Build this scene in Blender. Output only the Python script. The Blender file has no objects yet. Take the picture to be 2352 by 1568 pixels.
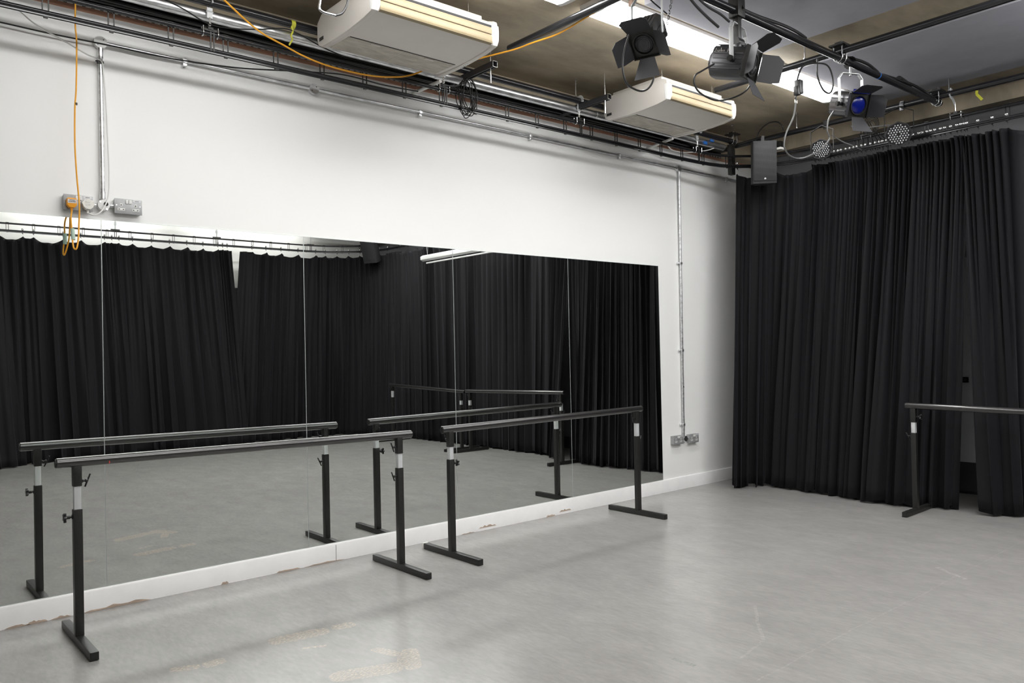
import bpy, bmesh, math, random
from mathutils import Vector, Matrix

# ------------------------------------------------------------------ camera
CAM_LOC = Vector((0.0, -4.861, 1.382)); FPX = 1817.8
YAW, PITCH, ROLL = 0.70438, 0.01198, -0.02151
_f = Vector((math.sin(YAW)*math.cos(PITCH), math.cos(YAW)*math.cos(PITCH), math.sin(PITCH)))
_r0 = Vector((math.cos(YAW), -math.sin(YAW), 0)); _u0 = _r0.cross(_f)
_r = math.cos(ROLL)*_r0 + math.sin(ROLL)*_u0
_u = -math.sin(ROLL)*_r0 + math.cos(ROLL)*_u0
scene = bpy.context.scene
col = scene.collection
cd = bpy.data.cameras.new('camera'); cam = bpy.data.objects.new('camera', cd); col.objects.link(cam)
cd.sensor_fit = 'HORIZONTAL'; cd.sensor_width = 36; cd.lens = FPX/2352*36; cd.clip_start = .05; cd.clip_end = 60
cam.matrix_world = Matrix(((_r.x, _u.x, -_f.x, CAM_LOC.x), (_r.y, _u.y, -_f.y, CAM_LOC.y), (_r.z, _u.z, -_f.z, CAM_LOC.z), (0, 0, 0, 1)))
scene.camera = cam
# ------------------------------------------------------------------ world, exposure
w = bpy.data.worlds.new('world'); scene.world = w; w.use_nodes = True
w.node_tree.nodes['Background'].inputs[0].default_value = (.9, .95, 1, 1)
w.node_tree.nodes['Background'].inputs[1].default_value = 0.0
vs = scene.view_settings; vs.view_transform = 'Standard'; vs.look = 'None'; vs.exposure = 0.0; vs.gamma = 1; vs.use_curve_mapping = False
scene.cycles.use_denoising = True
scene.cycles.max_bounces = 10; scene.cycles.diffuse_bounces = 5; scene.cycles.glossy_bounces = 6
scene.cycles.caustics_reflective = True; scene.cycles.blur_glossy = 0.0
scene.cycles.sample_clamp_indirect = 12
LAMP = 18.8          # strength of every fluorescent diffuser

def at(px, py, **k):
    d = _f + _r*((px-1176)/FPX) - _u*((py-784)/FPX)
    (a, v), = k.items(); i = 'xyz'.index(a)
    return CAM_LOC + d*((v-CAM_LOC[i])/d[i])
def atm(px, py, **k):                                   # a point seen in the wall mirror (plane y = 0)
    p = at(px, py, **k); return Vector((p.x, -p.y, p.z))

# ------------------------------------------------------------------ materials
MATS = {}
def mat(name, c=(.5, .5, .5), rough=.5, metal=0.0, spec=.5, noise=None, emit=None, bump=None):
    if name in MATS: return MATS[name]
    m = bpy.data.materials.new(name); m.use_nodes = True; nt = m.node_tree; b = nt.nodes['Principled BSDF']
    b.inputs['Base Color'].default_value = (*c, 1); b.inputs['Roughness'].default_value = rough
    b.inputs['Metallic'].default_value = metal; b.inputs['Specular IOR Level'].default_value = spec
    if noise:
        sc, amt, stretch = noise
        tc = nt.nodes.new('ShaderNodeTexCoord'); mp = nt.nodes.new('ShaderNodeMapping'); mp.inputs['Scale'].default_value = stretch
        n = nt.nodes.new('ShaderNodeTexNoise'); n.inputs['Scale'].default_value = sc; n.inputs['Detail'].default_value = 6; n.inputs['Roughness'].default_value = .6
        r = nt.nodes.new('ShaderNodeValToRGB')
        r.color_ramp.elements[0].position = .3; r.color_ramp.elements[1].position = .7
        r.color_ramp.elements[0].color = (*[v*(1-amt) for v in c], 1); r.color_ramp.elements[1].color = (*[min(1, v*(1+amt)) for v in c], 1)
        L = nt.links.new; L(tc.outputs['Object'], mp.inputs[0]); L(mp.outputs[0], n.inputs['Vector']); L(n.outputs[0], r.inputs[0]); L(r.outputs[0], b.inputs['Base Color'])
        if bump:
            bp = nt.nodes.new('ShaderNodeBump'); bp.inputs['Strength'].default_value = bump; bp.inputs['Distance'].default_value = .01
            L(n.outputs[0], bp.inputs['Height']); L(bp.outputs[0], b.inputs['Normal'])
    if emit:
        b.inputs['Emission Color'].default_value = (*c, 1); b.inputs['Emission Strength'].default_value = emit
    MATS[name] = m; return m
S1 = (1, 1, 1)
wall_m = mat('white_wall_paint', (.87, .87, .86), .55)
skirt_m = mat('gloss_white_paint', (.86, .855, .85), .35, noise=(8, .03, S1))
black_pc = mat('black_powder_coat', (.012, .012, .011), .42, noise=(120, .3, S1))
rail_m = mat('black_vinyl_rail', (.017, .016, .016), .30, spec=.6)
rail_m.node_tree.nodes['Principled BSDF'].inputs['Coat Weight'].default_value = .7; rail_m.node_tree.nodes['Principled BSDF'].inputs['Coat Roughness'].default_value = .09
black_pl = mat('black_plastic', (.01, .01, .01), .35)
black_rb = mat('black_cable_rubber', (.012, .012, .012), .4)
black_pipe = mat('black_painted_pipe', (.014, .014, .016), .22)
galv = mat('galvanised_steel', (.72, .73, .74), .36, 1, noise=(40, .35, (.3, 1, 1)))
steel = mat('bright_steel', (.75, .76, .77), .2, 1)
alu = mat('brushed_aluminium', (.66, .68, .69), .38, .35, noise=(30, .12, (1, 1, .1)))
dark_al = mat('dark_grey_aluminium', (.10, .10, .105), .35, .8)
door_al = mat('matt_black_barndoor', (.03, .03, .034), .5)
conc = mat('brown_concrete', (.38, .325, .24), .7, noise=(1.3, .38, (1, 2.2, 1)), bump=.1)
panel_m = mat('grey_acoustic_panel', (.36, .36, .40), .85, noise=(5, .06, S1))
cream = mat('cream_plastic', (.62, .59, .55), .4, noise=(4, .03, S1))
cream_w = mat('white_plastic', (.80, .80, .79), .35)
grille_m = mat('grey_intake_grille', (.43, .40, .345), .55, noise=(9, .25, (1, 3, 1)))
yellow_l = mat('yellowed_louvre_plastic', (.30, .24, .145), .5, noise=(7, .10, (.5, 2, 1)))
grey_bx = mat('grey_metal_clad', (.36, .365, .37), .4, .3, noise=(60, .08, S1))
orange = mat('orange_pvc', (.86, .40, .03), .4)
orange_d = mat('orange_plug_plastic', (.85, .36, .02), .4)
white_pl = mat('white_rubber', (.72, .72, .70), .4)
tape_w = mat('white_tape', (.75, .74, .70), .6)
paper = mat('label_paper', (.70, .71, .72), .6)
yel_m = mat('yellow_tape', (.55, .55, .05), .6)
copper_m = mat('pink_timber', (.52, .29, .20), .7, noise=(12, .2, (.3, 1, 3)))
diff_m = mat('lit_diffuser', (1, .998, .99), .4, emit=LAMP)
white_lamp = mat('white_enamel', (.75, .75, .74), .4)
led_m = mat('clear_led_lens', (.55, .57, .6), .12, .8)
gel_m = mat('blue_gel', (.003, .008, .13), .2)
glass_d = mat('dark_lens_glass', (.03, .03, .032), .08)
black_box = mat('black_speaker_paint', (.025, .025, .027), .55)
red_m = mat('red_tape', (.6, .06, .04), .5)
blue_m = mat('blue_tape', (.02, .14, .5), .5)
clear_m = mat('green_clear_plastic', (.45, .6, .5), .25)
slot_m = mat('dark_slot', (.008, .008, .008), .6)
door_m = mat('grey_door_paint', (.50, .51, .53), .5)
kick_m = mat('black_skirting_paint', (.045, .045, .048), .4)
wood_m = mat('bare_chipped_wood', (.46, .36, .28), .7, noise=(40, .3, (.2, 1, 1)))

def mirror_mat():
    m = mat('silvered_mirror', (.84, .865, .845), 0.0, 1.0); return m
mirror_m = mirror_mat(); edge_m = mat('mirror_glass_edge', (.55, .59, .58), .3, .4)

def cloth_mat():
    m = mat('black_wool_serge', (.0066, .0061, .0076), .72, spec=.18)
    nt = m.node_tree; b = nt.nodes['Principled BSDF']
    b.inputs['Sheen Weight'].default_value = .08; b.inputs['Sheen Roughness'].default_value = .5
    b.inputs['Sheen Tint'].default_value = (.5, .48, .55, 1)
    return m
cloth = cloth_mat(); glide_m = mat('polished_wheel', (.85, .85, .87), .12, .95)

def floor_mat():
    m = bpy.data.materials.new('grey_vinyl_floor'); m.use_nodes = True; nt = m.node_tree; b = nt.nodes['Principled BSDF']; L = nt.links.new
    N = nt.nodes.new
    tc = N('ShaderNodeTexCoord')
    def noise(scale, stretch, det=8, rough=.65, rot=0):
        mp = N('ShaderNodeMapping'); mp.inputs['Scale'].default_value = stretch; mp.inputs['Rotation'].default_value = (0, 0, rot)
        n = N('ShaderNodeTexNoise'); n.inputs['Scale'].default_value = scale; n.inputs['Detail'].default_value = det; n.inputs['Roughness'].default_value = rough
        L(tc.outputs['Object'], mp.inputs[0]); L(mp.outputs[0], n.inputs['Vector']); return n
    def ramp(src, p0, p1, c0, c1):
        r = N('ShaderNodeValToRGB'); e = r.color_ramp.elements; e[0].position = p0; e[1].position = p1; e[0].color = c0; e[1].color = c1
        L(src, r.inputs[0]); return r
    def mix(fac, a, bb, mode='MIX', f=None):
        x = N('ShaderNodeMix'); x.data_type = 'RGBA'; x.blend_type = mode
        if fac is not None: L(fac, x.inputs[0])
        else: x.inputs[0].default_value = f
        L(a, x.inputs[6]) if not isinstance(a, tuple) else setattr(x.inputs[6], 'default_value', a)
        L(bb, x.inputs[7]) if not isinstance(bb, tuple) else setattr(x.inputs[7], 'default_value', bb)
        return x.outputs[2]
    big = noise(.9, S1, 4); mid = noise(3.2, (2.2, 1, 1)); fine = noise(14, (3.5, 1, 1), rot=.5); scr = noise(30, (10, .5, 1), 3, rot=-.9)
    base = ramp(mid.outputs[0], .32, .68, (.296, .289, .279, 1), (.338, .330, .317, 1)).outputs[0]
    base = mix(None, base, ramp(fine.outputs[0], .35, .70, (.72, .72, .72, 1), (1, 1, 1, 1)).outputs[0], 'MULTIPLY', .5)
    base = mix(None, base, ramp(big.outputs[0], .3, .7, (.90, .90, .905, 1), (1, 1, 1, 1)).outputs[0], 'MULTIPLY', 1)
    # lamp glints painted into the colour as warm flecks, front left of the floor
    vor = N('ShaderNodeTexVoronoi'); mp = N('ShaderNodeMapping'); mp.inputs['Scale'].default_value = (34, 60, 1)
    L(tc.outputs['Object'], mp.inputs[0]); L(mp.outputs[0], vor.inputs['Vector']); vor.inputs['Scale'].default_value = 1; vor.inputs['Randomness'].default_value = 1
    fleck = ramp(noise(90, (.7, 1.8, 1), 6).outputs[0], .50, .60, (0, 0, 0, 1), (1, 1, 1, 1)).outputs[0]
    sep = N('ShaderNodeSeparateXYZ'); L(tc.outputs['Object'], sep.inputs[0])
    def math_(op, a, b_=None):
        q = N('ShaderNodeMath'); q.operation = op
        for i, v in enumerate((a, b_)):
            if v is None: continue
            if isinstance(v, (int, float)): q.inputs[i].default_value = v
            else: L(v, q.inputs[i])
        return q.outputs[0]
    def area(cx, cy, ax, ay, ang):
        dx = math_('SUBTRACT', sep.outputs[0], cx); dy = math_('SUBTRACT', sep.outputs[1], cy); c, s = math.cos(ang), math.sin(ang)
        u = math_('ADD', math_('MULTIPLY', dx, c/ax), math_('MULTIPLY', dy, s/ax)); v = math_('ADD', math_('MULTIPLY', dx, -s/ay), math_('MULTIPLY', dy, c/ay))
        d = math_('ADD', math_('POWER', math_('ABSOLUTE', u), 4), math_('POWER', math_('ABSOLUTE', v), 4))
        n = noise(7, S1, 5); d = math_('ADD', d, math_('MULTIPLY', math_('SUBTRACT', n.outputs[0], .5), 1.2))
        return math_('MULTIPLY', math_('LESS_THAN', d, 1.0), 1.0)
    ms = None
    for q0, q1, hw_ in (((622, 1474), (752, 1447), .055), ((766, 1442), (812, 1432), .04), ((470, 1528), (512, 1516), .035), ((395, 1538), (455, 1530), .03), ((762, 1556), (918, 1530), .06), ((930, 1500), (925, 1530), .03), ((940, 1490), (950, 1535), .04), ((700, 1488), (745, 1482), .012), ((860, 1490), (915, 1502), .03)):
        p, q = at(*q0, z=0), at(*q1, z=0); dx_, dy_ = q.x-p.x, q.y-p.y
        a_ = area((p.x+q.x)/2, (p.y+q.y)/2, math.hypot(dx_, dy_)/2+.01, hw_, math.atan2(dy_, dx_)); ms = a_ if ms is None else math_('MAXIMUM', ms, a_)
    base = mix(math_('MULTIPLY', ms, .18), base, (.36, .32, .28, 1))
    glint = math_('MULTIPLY', ms, fleck)
    base = mix(math_('MULTIPLY', glint, .6), base, (.66, .53, .38, 1))
    # a few pale scuffs and a long pale scratch across the right half of the floor
    def line_(q0, q1, w_, amt, base, c_):
        p, q = at(*q0, z=0), at(*q1, z=0); L_ = (q-p).length; dx = (q.x-p.x)/L_; dy = (q.y-p.y)/L_
        ax = math_('SUBTRACT', sep.outputs[0], p.x); ay = math_('SUBTRACT', sep.outputs[1], p.y)
        wob = math_('MULTIPLY', math_('SUBTRACT', noise(2.5, S1, 3).outputs[0], .5), .05)
        u = math_('ADD', math_('MULTIPLY', ax, dx), math_('MULTIPLY', ay, dy)); v = math_('ADD', math_('ADD', math_('MULTIPLY', ax, -dy), math_('MULTIPLY', ay, dx)), wob)
        m_ = math_('MULTIPLY', math_('LESS_THAN', math_('ABSOLUTE', v), w_), math_('MULTIPLY', math_('GREATER_THAN', u, 0), math_('LESS_THAN', u, L_)))
        g_ = ramp(noise(60, S1, 3).outputs[0], .40, .62, (0, 0, 0, 1), (amt, amt, amt, 1)).outputs[0]
        return mix(math_('MULTIPLY', m_, g_), base, c_)
    base = line_((1730, 1565), (2345, 1245), .004, .12, base, (.62, .61, .59, 1))
    base = line_((2152, 1302), (2218, 1330), .014, .25, base, (.62, .61, .59, 1))
    base = line_((1735, 1390), (1752, 1470), .009, .16, base, (.58, .57, .55, 1))
    base = line_((1752, 1470), (1705, 1512), .007, .14, base, (.58, .57, .55, 1))
    base = line_((1545, 1512), (1598, 1528), .012, .7, base, (.16, .18, .17, 1))
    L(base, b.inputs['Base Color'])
    L(math_('ADD', math_('MULTIPLY', mid.outputs[0], .10), .19), b.inputs['Roughness'])
    b.inputs['Specular IOR Level'].default_value = .5
    bp = N('ShaderNodeBump'); bp.inputs['Strength'].default_value = .04; bp.inputs['Distance'].default_value = .004
    L(fine.outputs[0], bp.inputs['Height']); L(bp.outputs[0], b.inputs['Normal'])
    return m
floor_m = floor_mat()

def holes_mat(name, c, hole, scale, r, vec=S1):
    m = mat(name, c, .5, .3); nt = m.node_tree; b = nt.nodes['Principled BSDF']; L = nt.links.new
    tc = nt.nodes.new('ShaderNodeTexCoord'); mp = nt.nodes.new('ShaderNodeMapping'); mp.inputs['Scale'].default_value = vec
    v = nt.nodes.new('ShaderNodeTexVoronoi'); v.inputs['Scale'].default_value = scale; v.inputs['Randomness'].default_value = 0
    ra = nt.nodes.new('ShaderNodeValToRGB'); e = ra.color_ramp.elements; e[0].position = r; e[1].position = r+.04; e[0].color = (*hole, 1); e[1].color = (*c, 1)
    L(tc.outputs['Object'], mp.inputs[0]); L(mp.outputs[0], v.inputs['Vector']); L(v.outputs['Distance'], ra.inputs[0]); L(ra.outputs[0], b.inputs['Base Color'])
    return m
tray_m = holes_mat('perforated_dark_tray', (.035, .036, .030), (.005, .005, .005), 26, .22, (1, 1, 1))
perf_l = holes_mat('perforated_light_strip', (.55, .52, .48), (.01, .01, .01), 22, .25, (1, 1, 1))
spk_m = holes_mat('perforated_speaker_grille', (.035, .035, .037), (.004, .004, .004), 110, .32, (1, 1, 1))

# ------------------------------------------------------------------ mesh helpers
class MB:
    def __init__(s): s.v = []; s.f = []
    def add(s, vs_, fs, M=None):
        o = len(s.v); s.v += [(M @ Vector(p)) if M else Vector(p) for p in vs_]; s.f += [tuple(i+o for i in f) for f in fs]; return s
    def box(s, c, d, M=None, rz=0):
        x, y, z = d[0]/2, d[1]/2, d[2]/2; R = Matrix.Translation(c) @ Matrix.Rotation(rz, 4, 'Z')
        if M: R = M @ R
        return s.add([(a*x, b*y, e*z) for e in (-1, 1) for b in (-1, 1) for a in (-1, 1)], [(0, 2, 3, 1), (4, 5, 7, 6), (0, 1, 5, 4), (2, 6, 7, 3), (0, 4, 6, 2), (1, 3, 7, 5)], R)
    def bar(s, p0, p1, w_, h_, up=(0, 0, 1), M=None):
        p0, p1 = Vector(p0), Vector(p1); d = p1-p0; L_ = d.length; d.normalize(); up = Vector(up)
        if abs(d.dot(up)) > .99: up = Vector((1, 0, 0))
        sx = d.cross(up).normalized(); uz = sx.cross(d)
        R = Matrix(((sx.x, d.x, uz.x, 0), (sx.y, d.y, uz.y, 0), (sx.z, d.z, uz.z, 0), (0, 0, 0, 1))); R.translation = (p0+p1)/2
        if M: R = M @ R
        return s.box((0, 0, 0), (w_, L_, h_), R)
    def tube(s, pts, r, n=8, M=None, caps=True):
        P = [Vector(p) for p in pts]; k = len(P); rs = r if isinstance(r, (list, tuple)) else [r]*k
        vs_ = []; fs = []; prev = None
        for i in range(k):
            t = (P[min(i+1, k-1)]-P[max(i-1, 0)]).normalized()
            if prev is None:
                a = Vector((0, 0, 1)) if abs(t.z) < .9 else Vector((1, 0, 0)); nrm = (a - t*a.dot(t)).normalized()
            else: nrm = (prev - t*prev.dot(t)).normalized()
            prev = nrm; bn = t.cross(nrm)
            for j in range(n):
                a = 2*math.pi*j/n; vs_.append(P[i]+(nrm*math.cos(a)+bn*math.sin(a))*rs[i])
        for i in range(k-1):
            for j in range(n): fs.append((i*n+j, i*n+(j+1) % n, (i+1)*n+(j+1) % n, (i+1)*n+j))
        if caps: fs.append(tuple(range(n-1, -1, -1))); fs.append(tuple((k-1)*n+j for j in range(n)))
        return s.add(vs_, fs, M)
    def cyl(s, p0, p1, r, n=20, M=None, r2=None): return s.tube([p0, p1], [r, r if r2 is None else r2], n, M)
    def lathe(s, prof, axis0, axis1, n=24, M=None):      # prof: (distance along axis, radius)
        a = Vector(axis0); d = (Vector(axis1)-a).normalized()
        up = Vector((0, 0, 1)) if abs(d.z) < .9 else Vector((1, 0, 0)); u = (up-d*up.dot(d)).normalized(); v = d.cross(u)
        vs_ = []; fs = []
        for (q, r) in prof:
            for j in range(n): an = 2*math.pi*j/n; vs_.append(a+d*q+(u*math.cos(an)+v*math.sin(an))*r)
        for i in range(len(prof)-1):
            for j in range(n): fs.append((i*n+j, i*n+(j+1) % n, (i+1)*n+(j+1) % n, (i+1)*n+j))
        fs.append(tuple(range(n-1, -1, -1))); fs.append(tuple((len(prof)-1)*n+j for j in range(n)))
        return s.add(vs_, fs, M)
    def ball(s, c, r, n=10, M=None):
        k = max(4, n//2); prof = [(-r*math.cos(math.pi*i/k), max(1e-4, r*math.sin(math.pi*i/k))) for i in range(k+1)]
        return s.lathe(prof, c, Vector(c)+Vector((0, 0, 1)), n, M)
    def prism(s, poly, d0, d1, axis='x', M=None):        # 2D polygon extruded along an axis
        n = len(poly)
        def P(a, b, d): return {'x': (d, a, b), 'y': (a, d, b), 'z': (a, b, d)}[axis]
        return s.add([P(a, b, d0) for a, b in poly]+[P(a, b, d1) for a, b in poly],
                     [tuple(range(n)), tuple(range(2*n-1, n-1, -1))]+[(i, i+n, (i+1) % n+n, (i+1) % n) for i in range(n)], M)
    def plate(s, P, th, M=None):                         # planar polygon given thickness along its normal
        P = [Vector(p) for p in P]; nn = (P[1]-P[0]).cross(P[2]-P[0]).normalized()*th/2; n = len(P)
        return s.add([p-nn for p in P]+[p+nn for p in P], [tuple(range(n-1, -1, -1)), tuple(range(n, 2*n))]+[(i, (i+1) % n, (i+1) % n+n, i+n) for i in range(n)], M)
WM = {}
def build(name, mb, m, parent=None, bevel=0, smooth=True, world=False):
    me = bpy.data.meshes.new(name)
    vv = mb.v
    if world and parent is not None and parent in WM:
        inv = WM[parent].inverted(); vv = [inv @ p for p in vv]
    me.from_pydata([tuple(p) for p in vv], [], mb.f); me.validate()
    bm = bmesh.new(); bm.from_mesh(me)
    bmesh.ops.recalc_face_normals(bm, faces=bm.faces)
    if bevel:
        ed = [e for e in bm.edges if len(e.link_faces) == 2 and e.calc_face_angle(0) > .6]
        bmesh.ops.bevel(bm, geom=ed, offset=bevel, segments=2, affect='EDGES', profile=.6, clamp_overlap=True)
    bm.to_mesh(me); bm.free()
    for p in me.polygons: p.use_smooth = smooth
    if smooth: me.set_sharp_from_angle(angle=math.radians(38))
    me.materials.append(m)
    o = bpy.data.objects.new(name, me); col.objects.link(o)
    if parent is not None: o.parent = parent; WM[o] = WM.get(parent, Matrix())
    else: WM[o] = Matrix()
    return o
def empty(name, loc, M=None):
    o = bpy.data.objects.new(name, None); col.objects.link(o); o.empty_display_size = .05
    W_ = Matrix.Translation(loc) if M is None else Matrix.Translation(loc) @ M
    o.matrix_world = W_; WM[o] = W_; return o
def tag(o, label, cat, group=None, kind=None):
    o['label'] = label; o['category'] = cat
    if group: o['group'] = group
    if kind: o['kind'] = kind
    return o
def struct(name, mb, m, parent=None, **k):
    o = build(name, mb, m, parent, **k)
    if parent is None: o['kind'] = 'structure'
    return o
def kids(o): return [c for c in list(col.objects) if c.parent == o]
def copy_tree(o, loc=None, parent=None, M=None):
    c = o.copy(); col.objects.link(c)
    if parent is not None: c.parent = parent
    if loc is not None:
        W_ = Matrix.Translation(loc) if M is None else Matrix.Translation(loc) @ M
        c.matrix_world = W_; WM[c] = W_
    for ch in kids(o): copy_tree(ch, parent=c)
    return c
def smooth_pts(P, n=8):
    P = [Vector(p) for p in P]; out = []
    for i in range(len(P)-1):
        a = P[i-1] if i else P[i]*2-P[i+1]; b = P[i]; c = P[i+1]; d = P[i+2] if i+2 < len(P) else P[i+1]*2-P[i]
        for j in range(n):
            t = j/n; out.append(.5*((2*b)+(c-a)*t+(2*a-5*b+4*c-d)*t*t+(3*b-a-3*c+d)*t**3))
    out.append(P[-1]); return out
def cable(name, pts, r, m, label, cat='cable', group=None, parent=None, n=8):
    o = build(name, MB().tube(smooth_pts(pts), r, n), m, parent, world=parent is not None)
    if parent is None: tag(o, label, cat, group)
    return o

# ------------------------------------------------------------------ the room
X0, X1, YB, ZC = -3.2, 7.8, -8.4, 3.60
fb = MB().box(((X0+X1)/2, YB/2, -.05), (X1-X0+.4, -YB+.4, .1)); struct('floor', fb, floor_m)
struct('ceiling', MB().box(((X0+X1)/2, YB/2, ZC+.05), (X1-X0+.4, -YB+.4, .1)), conc)
ZT = 3.320
struct('wall_left', MB().box(((X0+X1)/2, .05, ZT/2), (X1-X0, .1, ZT)), wall_m)
struct('wall_back', MB().box(((X0+X1)/2, YB-.05, ZC/2), (X1-X0, .1, ZC)), wall_m)
struct('wall_right', MB().box((X1+.05, YB/2, ZC/2), (.1, -YB+.2, ZC)), mat('grey_wall_paint', (.22, .22, .235), .7))
struct('wall_near', MB().box((X0-.05, YB/2, ZC/2), (.1, -YB+.2, ZC)), wall_m)
struct('trim_1', MB().box(((X0+X1)/2, .047, (ZT+3.348)/2), (X1-X0, .1, 3.348-ZT)), copper_m)                 # timber strip above the plaster
struct('trim_2', MB().box(((X0+X1)/2, .05, (3.348+ZC)/2), (X1-X0, .1, ZC-3.348)), conc)                # concrete edge above it
struct('trim_3', MB().box((7.70, YB/2, (3.43+ZC)/2), (.2, -YB-.02, ZC-3.43)), conc)                      # concrete downstand at the right
# skirting board under the mirrors with chipped paint
bb = struct('baseboard_left', MB().prism([(0, 0), (-.018, 0), (-.018, .108), (-.012, .118), (0, .12)], X0, X1, 'x'), skirt_m)
rnd = random.Random(5)
for px0, px1, h0 in ((10, 70, .012), (62, 110, .02), (115, 165, .014), (190, 345, .02), (508, 525, .018), (635, 690, .018), (700, 790, .010), (1100, 1140, .02), (1060, 1090, .008), (1255, 1275, .018), (1285, 1312, .02)):
    x0 = at(px0, 1445-px0*.2085, y=-.019).x; x1 = at(px1, 1445-px1*.2085, y=-.019).x
    z0 = 0.001 if h0 < .019 or px0 < 600 else .02
    n = 9; P = [(x0, z0)]+[(x0+(x1-x0)*i/n, z0+h0*(.35+.65*rnd.random())*math.sin(math.pi*min(.98, max(.06, i/n)))**.5) for i in range(1, n)]+[(x1, z0)]
    build('chipped_paint', MB().prism(P, -.0195, -.017, 'y'), wood_m, bb, smooth=False)
for px in (772,):
    x = at(px, 1280, y=-.018).x; build('board_joint', MB().box((x, -.0185, .055), (.002, .002, .105)), slot_m, bb)
struct('baseboard_right', MB().box((X1-.01, YB/2, .08), (.02, -YB, .16)), kick_m)
# grey door in the right wall, seen through the gap in the curtains
dr = struct('door_1', MB().box((X1-.022, -2.38, 1.14), (.044, .90, 2.0)), door_m, bevel=.003)
build('kick_plate', MB().box((X1-.046, -2.38, .16), (.004, .88, .26)), kick_m, dr)
hp = at(2216, 872, x=7.73)
build('door_handle', MB().box((X1-.05, hp.y, hp.z), (.012, .05, .05)).tube([(X1-.05, hp.y, hp.z), (X1-.09, hp.y, hp.z), (X1-.092, hp.y+.11, hp.z)], .01, 10), black_pl, dr)

zz = 0
struct('window_1', MB().box((5.1, YB+.02, 1.35), (2.2, .04, 2.40)), kick_m)   # blacked-out window behind the back curtains

# grey acoustic panels fixed under the concrete slab
def cpanel(x0, x1, y0, y1, label):
    o = build('ceiling_panel', MB().box(((x0+x1)/2, (y0+y1)/2, ZC-.02), (x1-x0, y1-y0, .04)), panel_m, bevel=.004)
    tag(o, label, 'ceiling panel', 'acoustic panels under the slab')
cpanel(3.92, 5.27, -4.3, -1.62, 'grey acoustic ceiling panel above the lighting bar, left of the brown concrete strip')
cpanel(5.80, 7.20, -4.3, -1.60, 'grey acoustic ceiling panel at the right, nearest the black curtains')

# ------------------------------------------------------------------ mirrors
JO = [-.09, 1.123, 2.337, 3.553, 4.773, 5.984]
ml = ['leftmost mirror panel, below the orange plug and the metal sockets', 'second mirror panel from the left, behind the left barre', 'third mirror panel from the left, behind the gap between the barres', 'fourth mirror panel, behind the left half of the second barre', 'rightmost mirror panel, next to the bare white wall']
for i in range(5):
    a, b = JO[i]+.0012, JO[i+1]-.0012; g = .003
    o = empty('mirror_panel', ((a+b)/2, -.006, .12)); tag(o, ml[i], 'mirror', 'floor-standing wall mirrors')
    zt = 2.166
    build('glass', MB().box(((a+b)/2, -.0035, (.12+zt)/2), (b-a-.001, .005, zt-.122)), mirror_m, o, smooth=False, world=True)
    fr = MB()
    for x in (a, b): fr.box((x, -.0035, (.12+zt)/2), (.0016, .0062, zt-.12))
    fr.box(((a+b)/2, -.0035, zt), (b-a, .0062, .0022)); fr.box(((a+b)/2, -.0035, .1215), (b-a, .0062, .003))
    build('polished_edge', fr, edge_m, o, smooth=False, world=True)

# ------------------------------------------------------------------ fluorescent ceiling lights
def batten(x0, x1, yc, label, hw=.118):
    L_ = x1-x0; o = empty('ceiling_light', ((x0+x1)/2, yc, ZC)); tag(o, label, 'light', 'fluorescent ceiling battens')
    build('housing', MB().box((0, 0, -.012), (L_, 2*hw+.012, .024)), white_lamp, o, bevel=.003)
    prof = [(-hw, -.022), (-hw, -.045), (-hw*.8, -.066), (-hw*.35, -.074), (hw*.35, -.074), (hw*.8, -.066), (hw, -.045), (hw, -.022)]
    build('diffuser', MB().prism(prof, -L_/2+.035, L_/2-.035, 'x'), diff_m, o)
    e = [(-hw-.003, -.02), (-hw-.003, -.047), (-hw*.8, -.070), (-hw*.35, -.078), (hw*.35, -.078), (hw*.8, -.070), (hw+.003, -.047), (hw+.003, -.02)]
    for sx in (-1, 1):
        build('end_cap', MB().prism(e, sx*L_/2-.018*sx-.018, sx*L_/2-.018*sx+.018, 'x'), white_lamp, o, bevel=.004)
YA, YBR, YC = -1.425, -3.55, -5.65
batten(.45, 3.46, YA, 'lit batten whose rounded end shows at the top edge beside the orange cable')
batten(3.66, 6.72, YA, 'long glowing white batten light running behind the stage lanterns')
for k, yy in enumerate((YBR, YC)):
    wd = ('second', 'third')[k]
    batten(1.2, 3.8, yy, 'middle batten of the %s row from the mirrors, lighting the studio floor' % wd, .2)
batten(4.0, 6.95, YBR, 'right batten of the second row from the mirrors, lighting the studio floor', .23)
batten(4.0, 6.95, YC, 'right batten of the third row from the mirrors, lighting the studio floor', .23)
batten(1.8, 4.0, -8.05, 'slim batten behind the back curtains, lighting the wall seen above them', .022)
batten(4.2, 6.4, -8.05, 'slim batten behind the back curtains, nearest the far corner', .022)
batten(-.6, 1.6, -8.05, 'leftmost slim batten behind the back curtains', .022)

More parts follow.
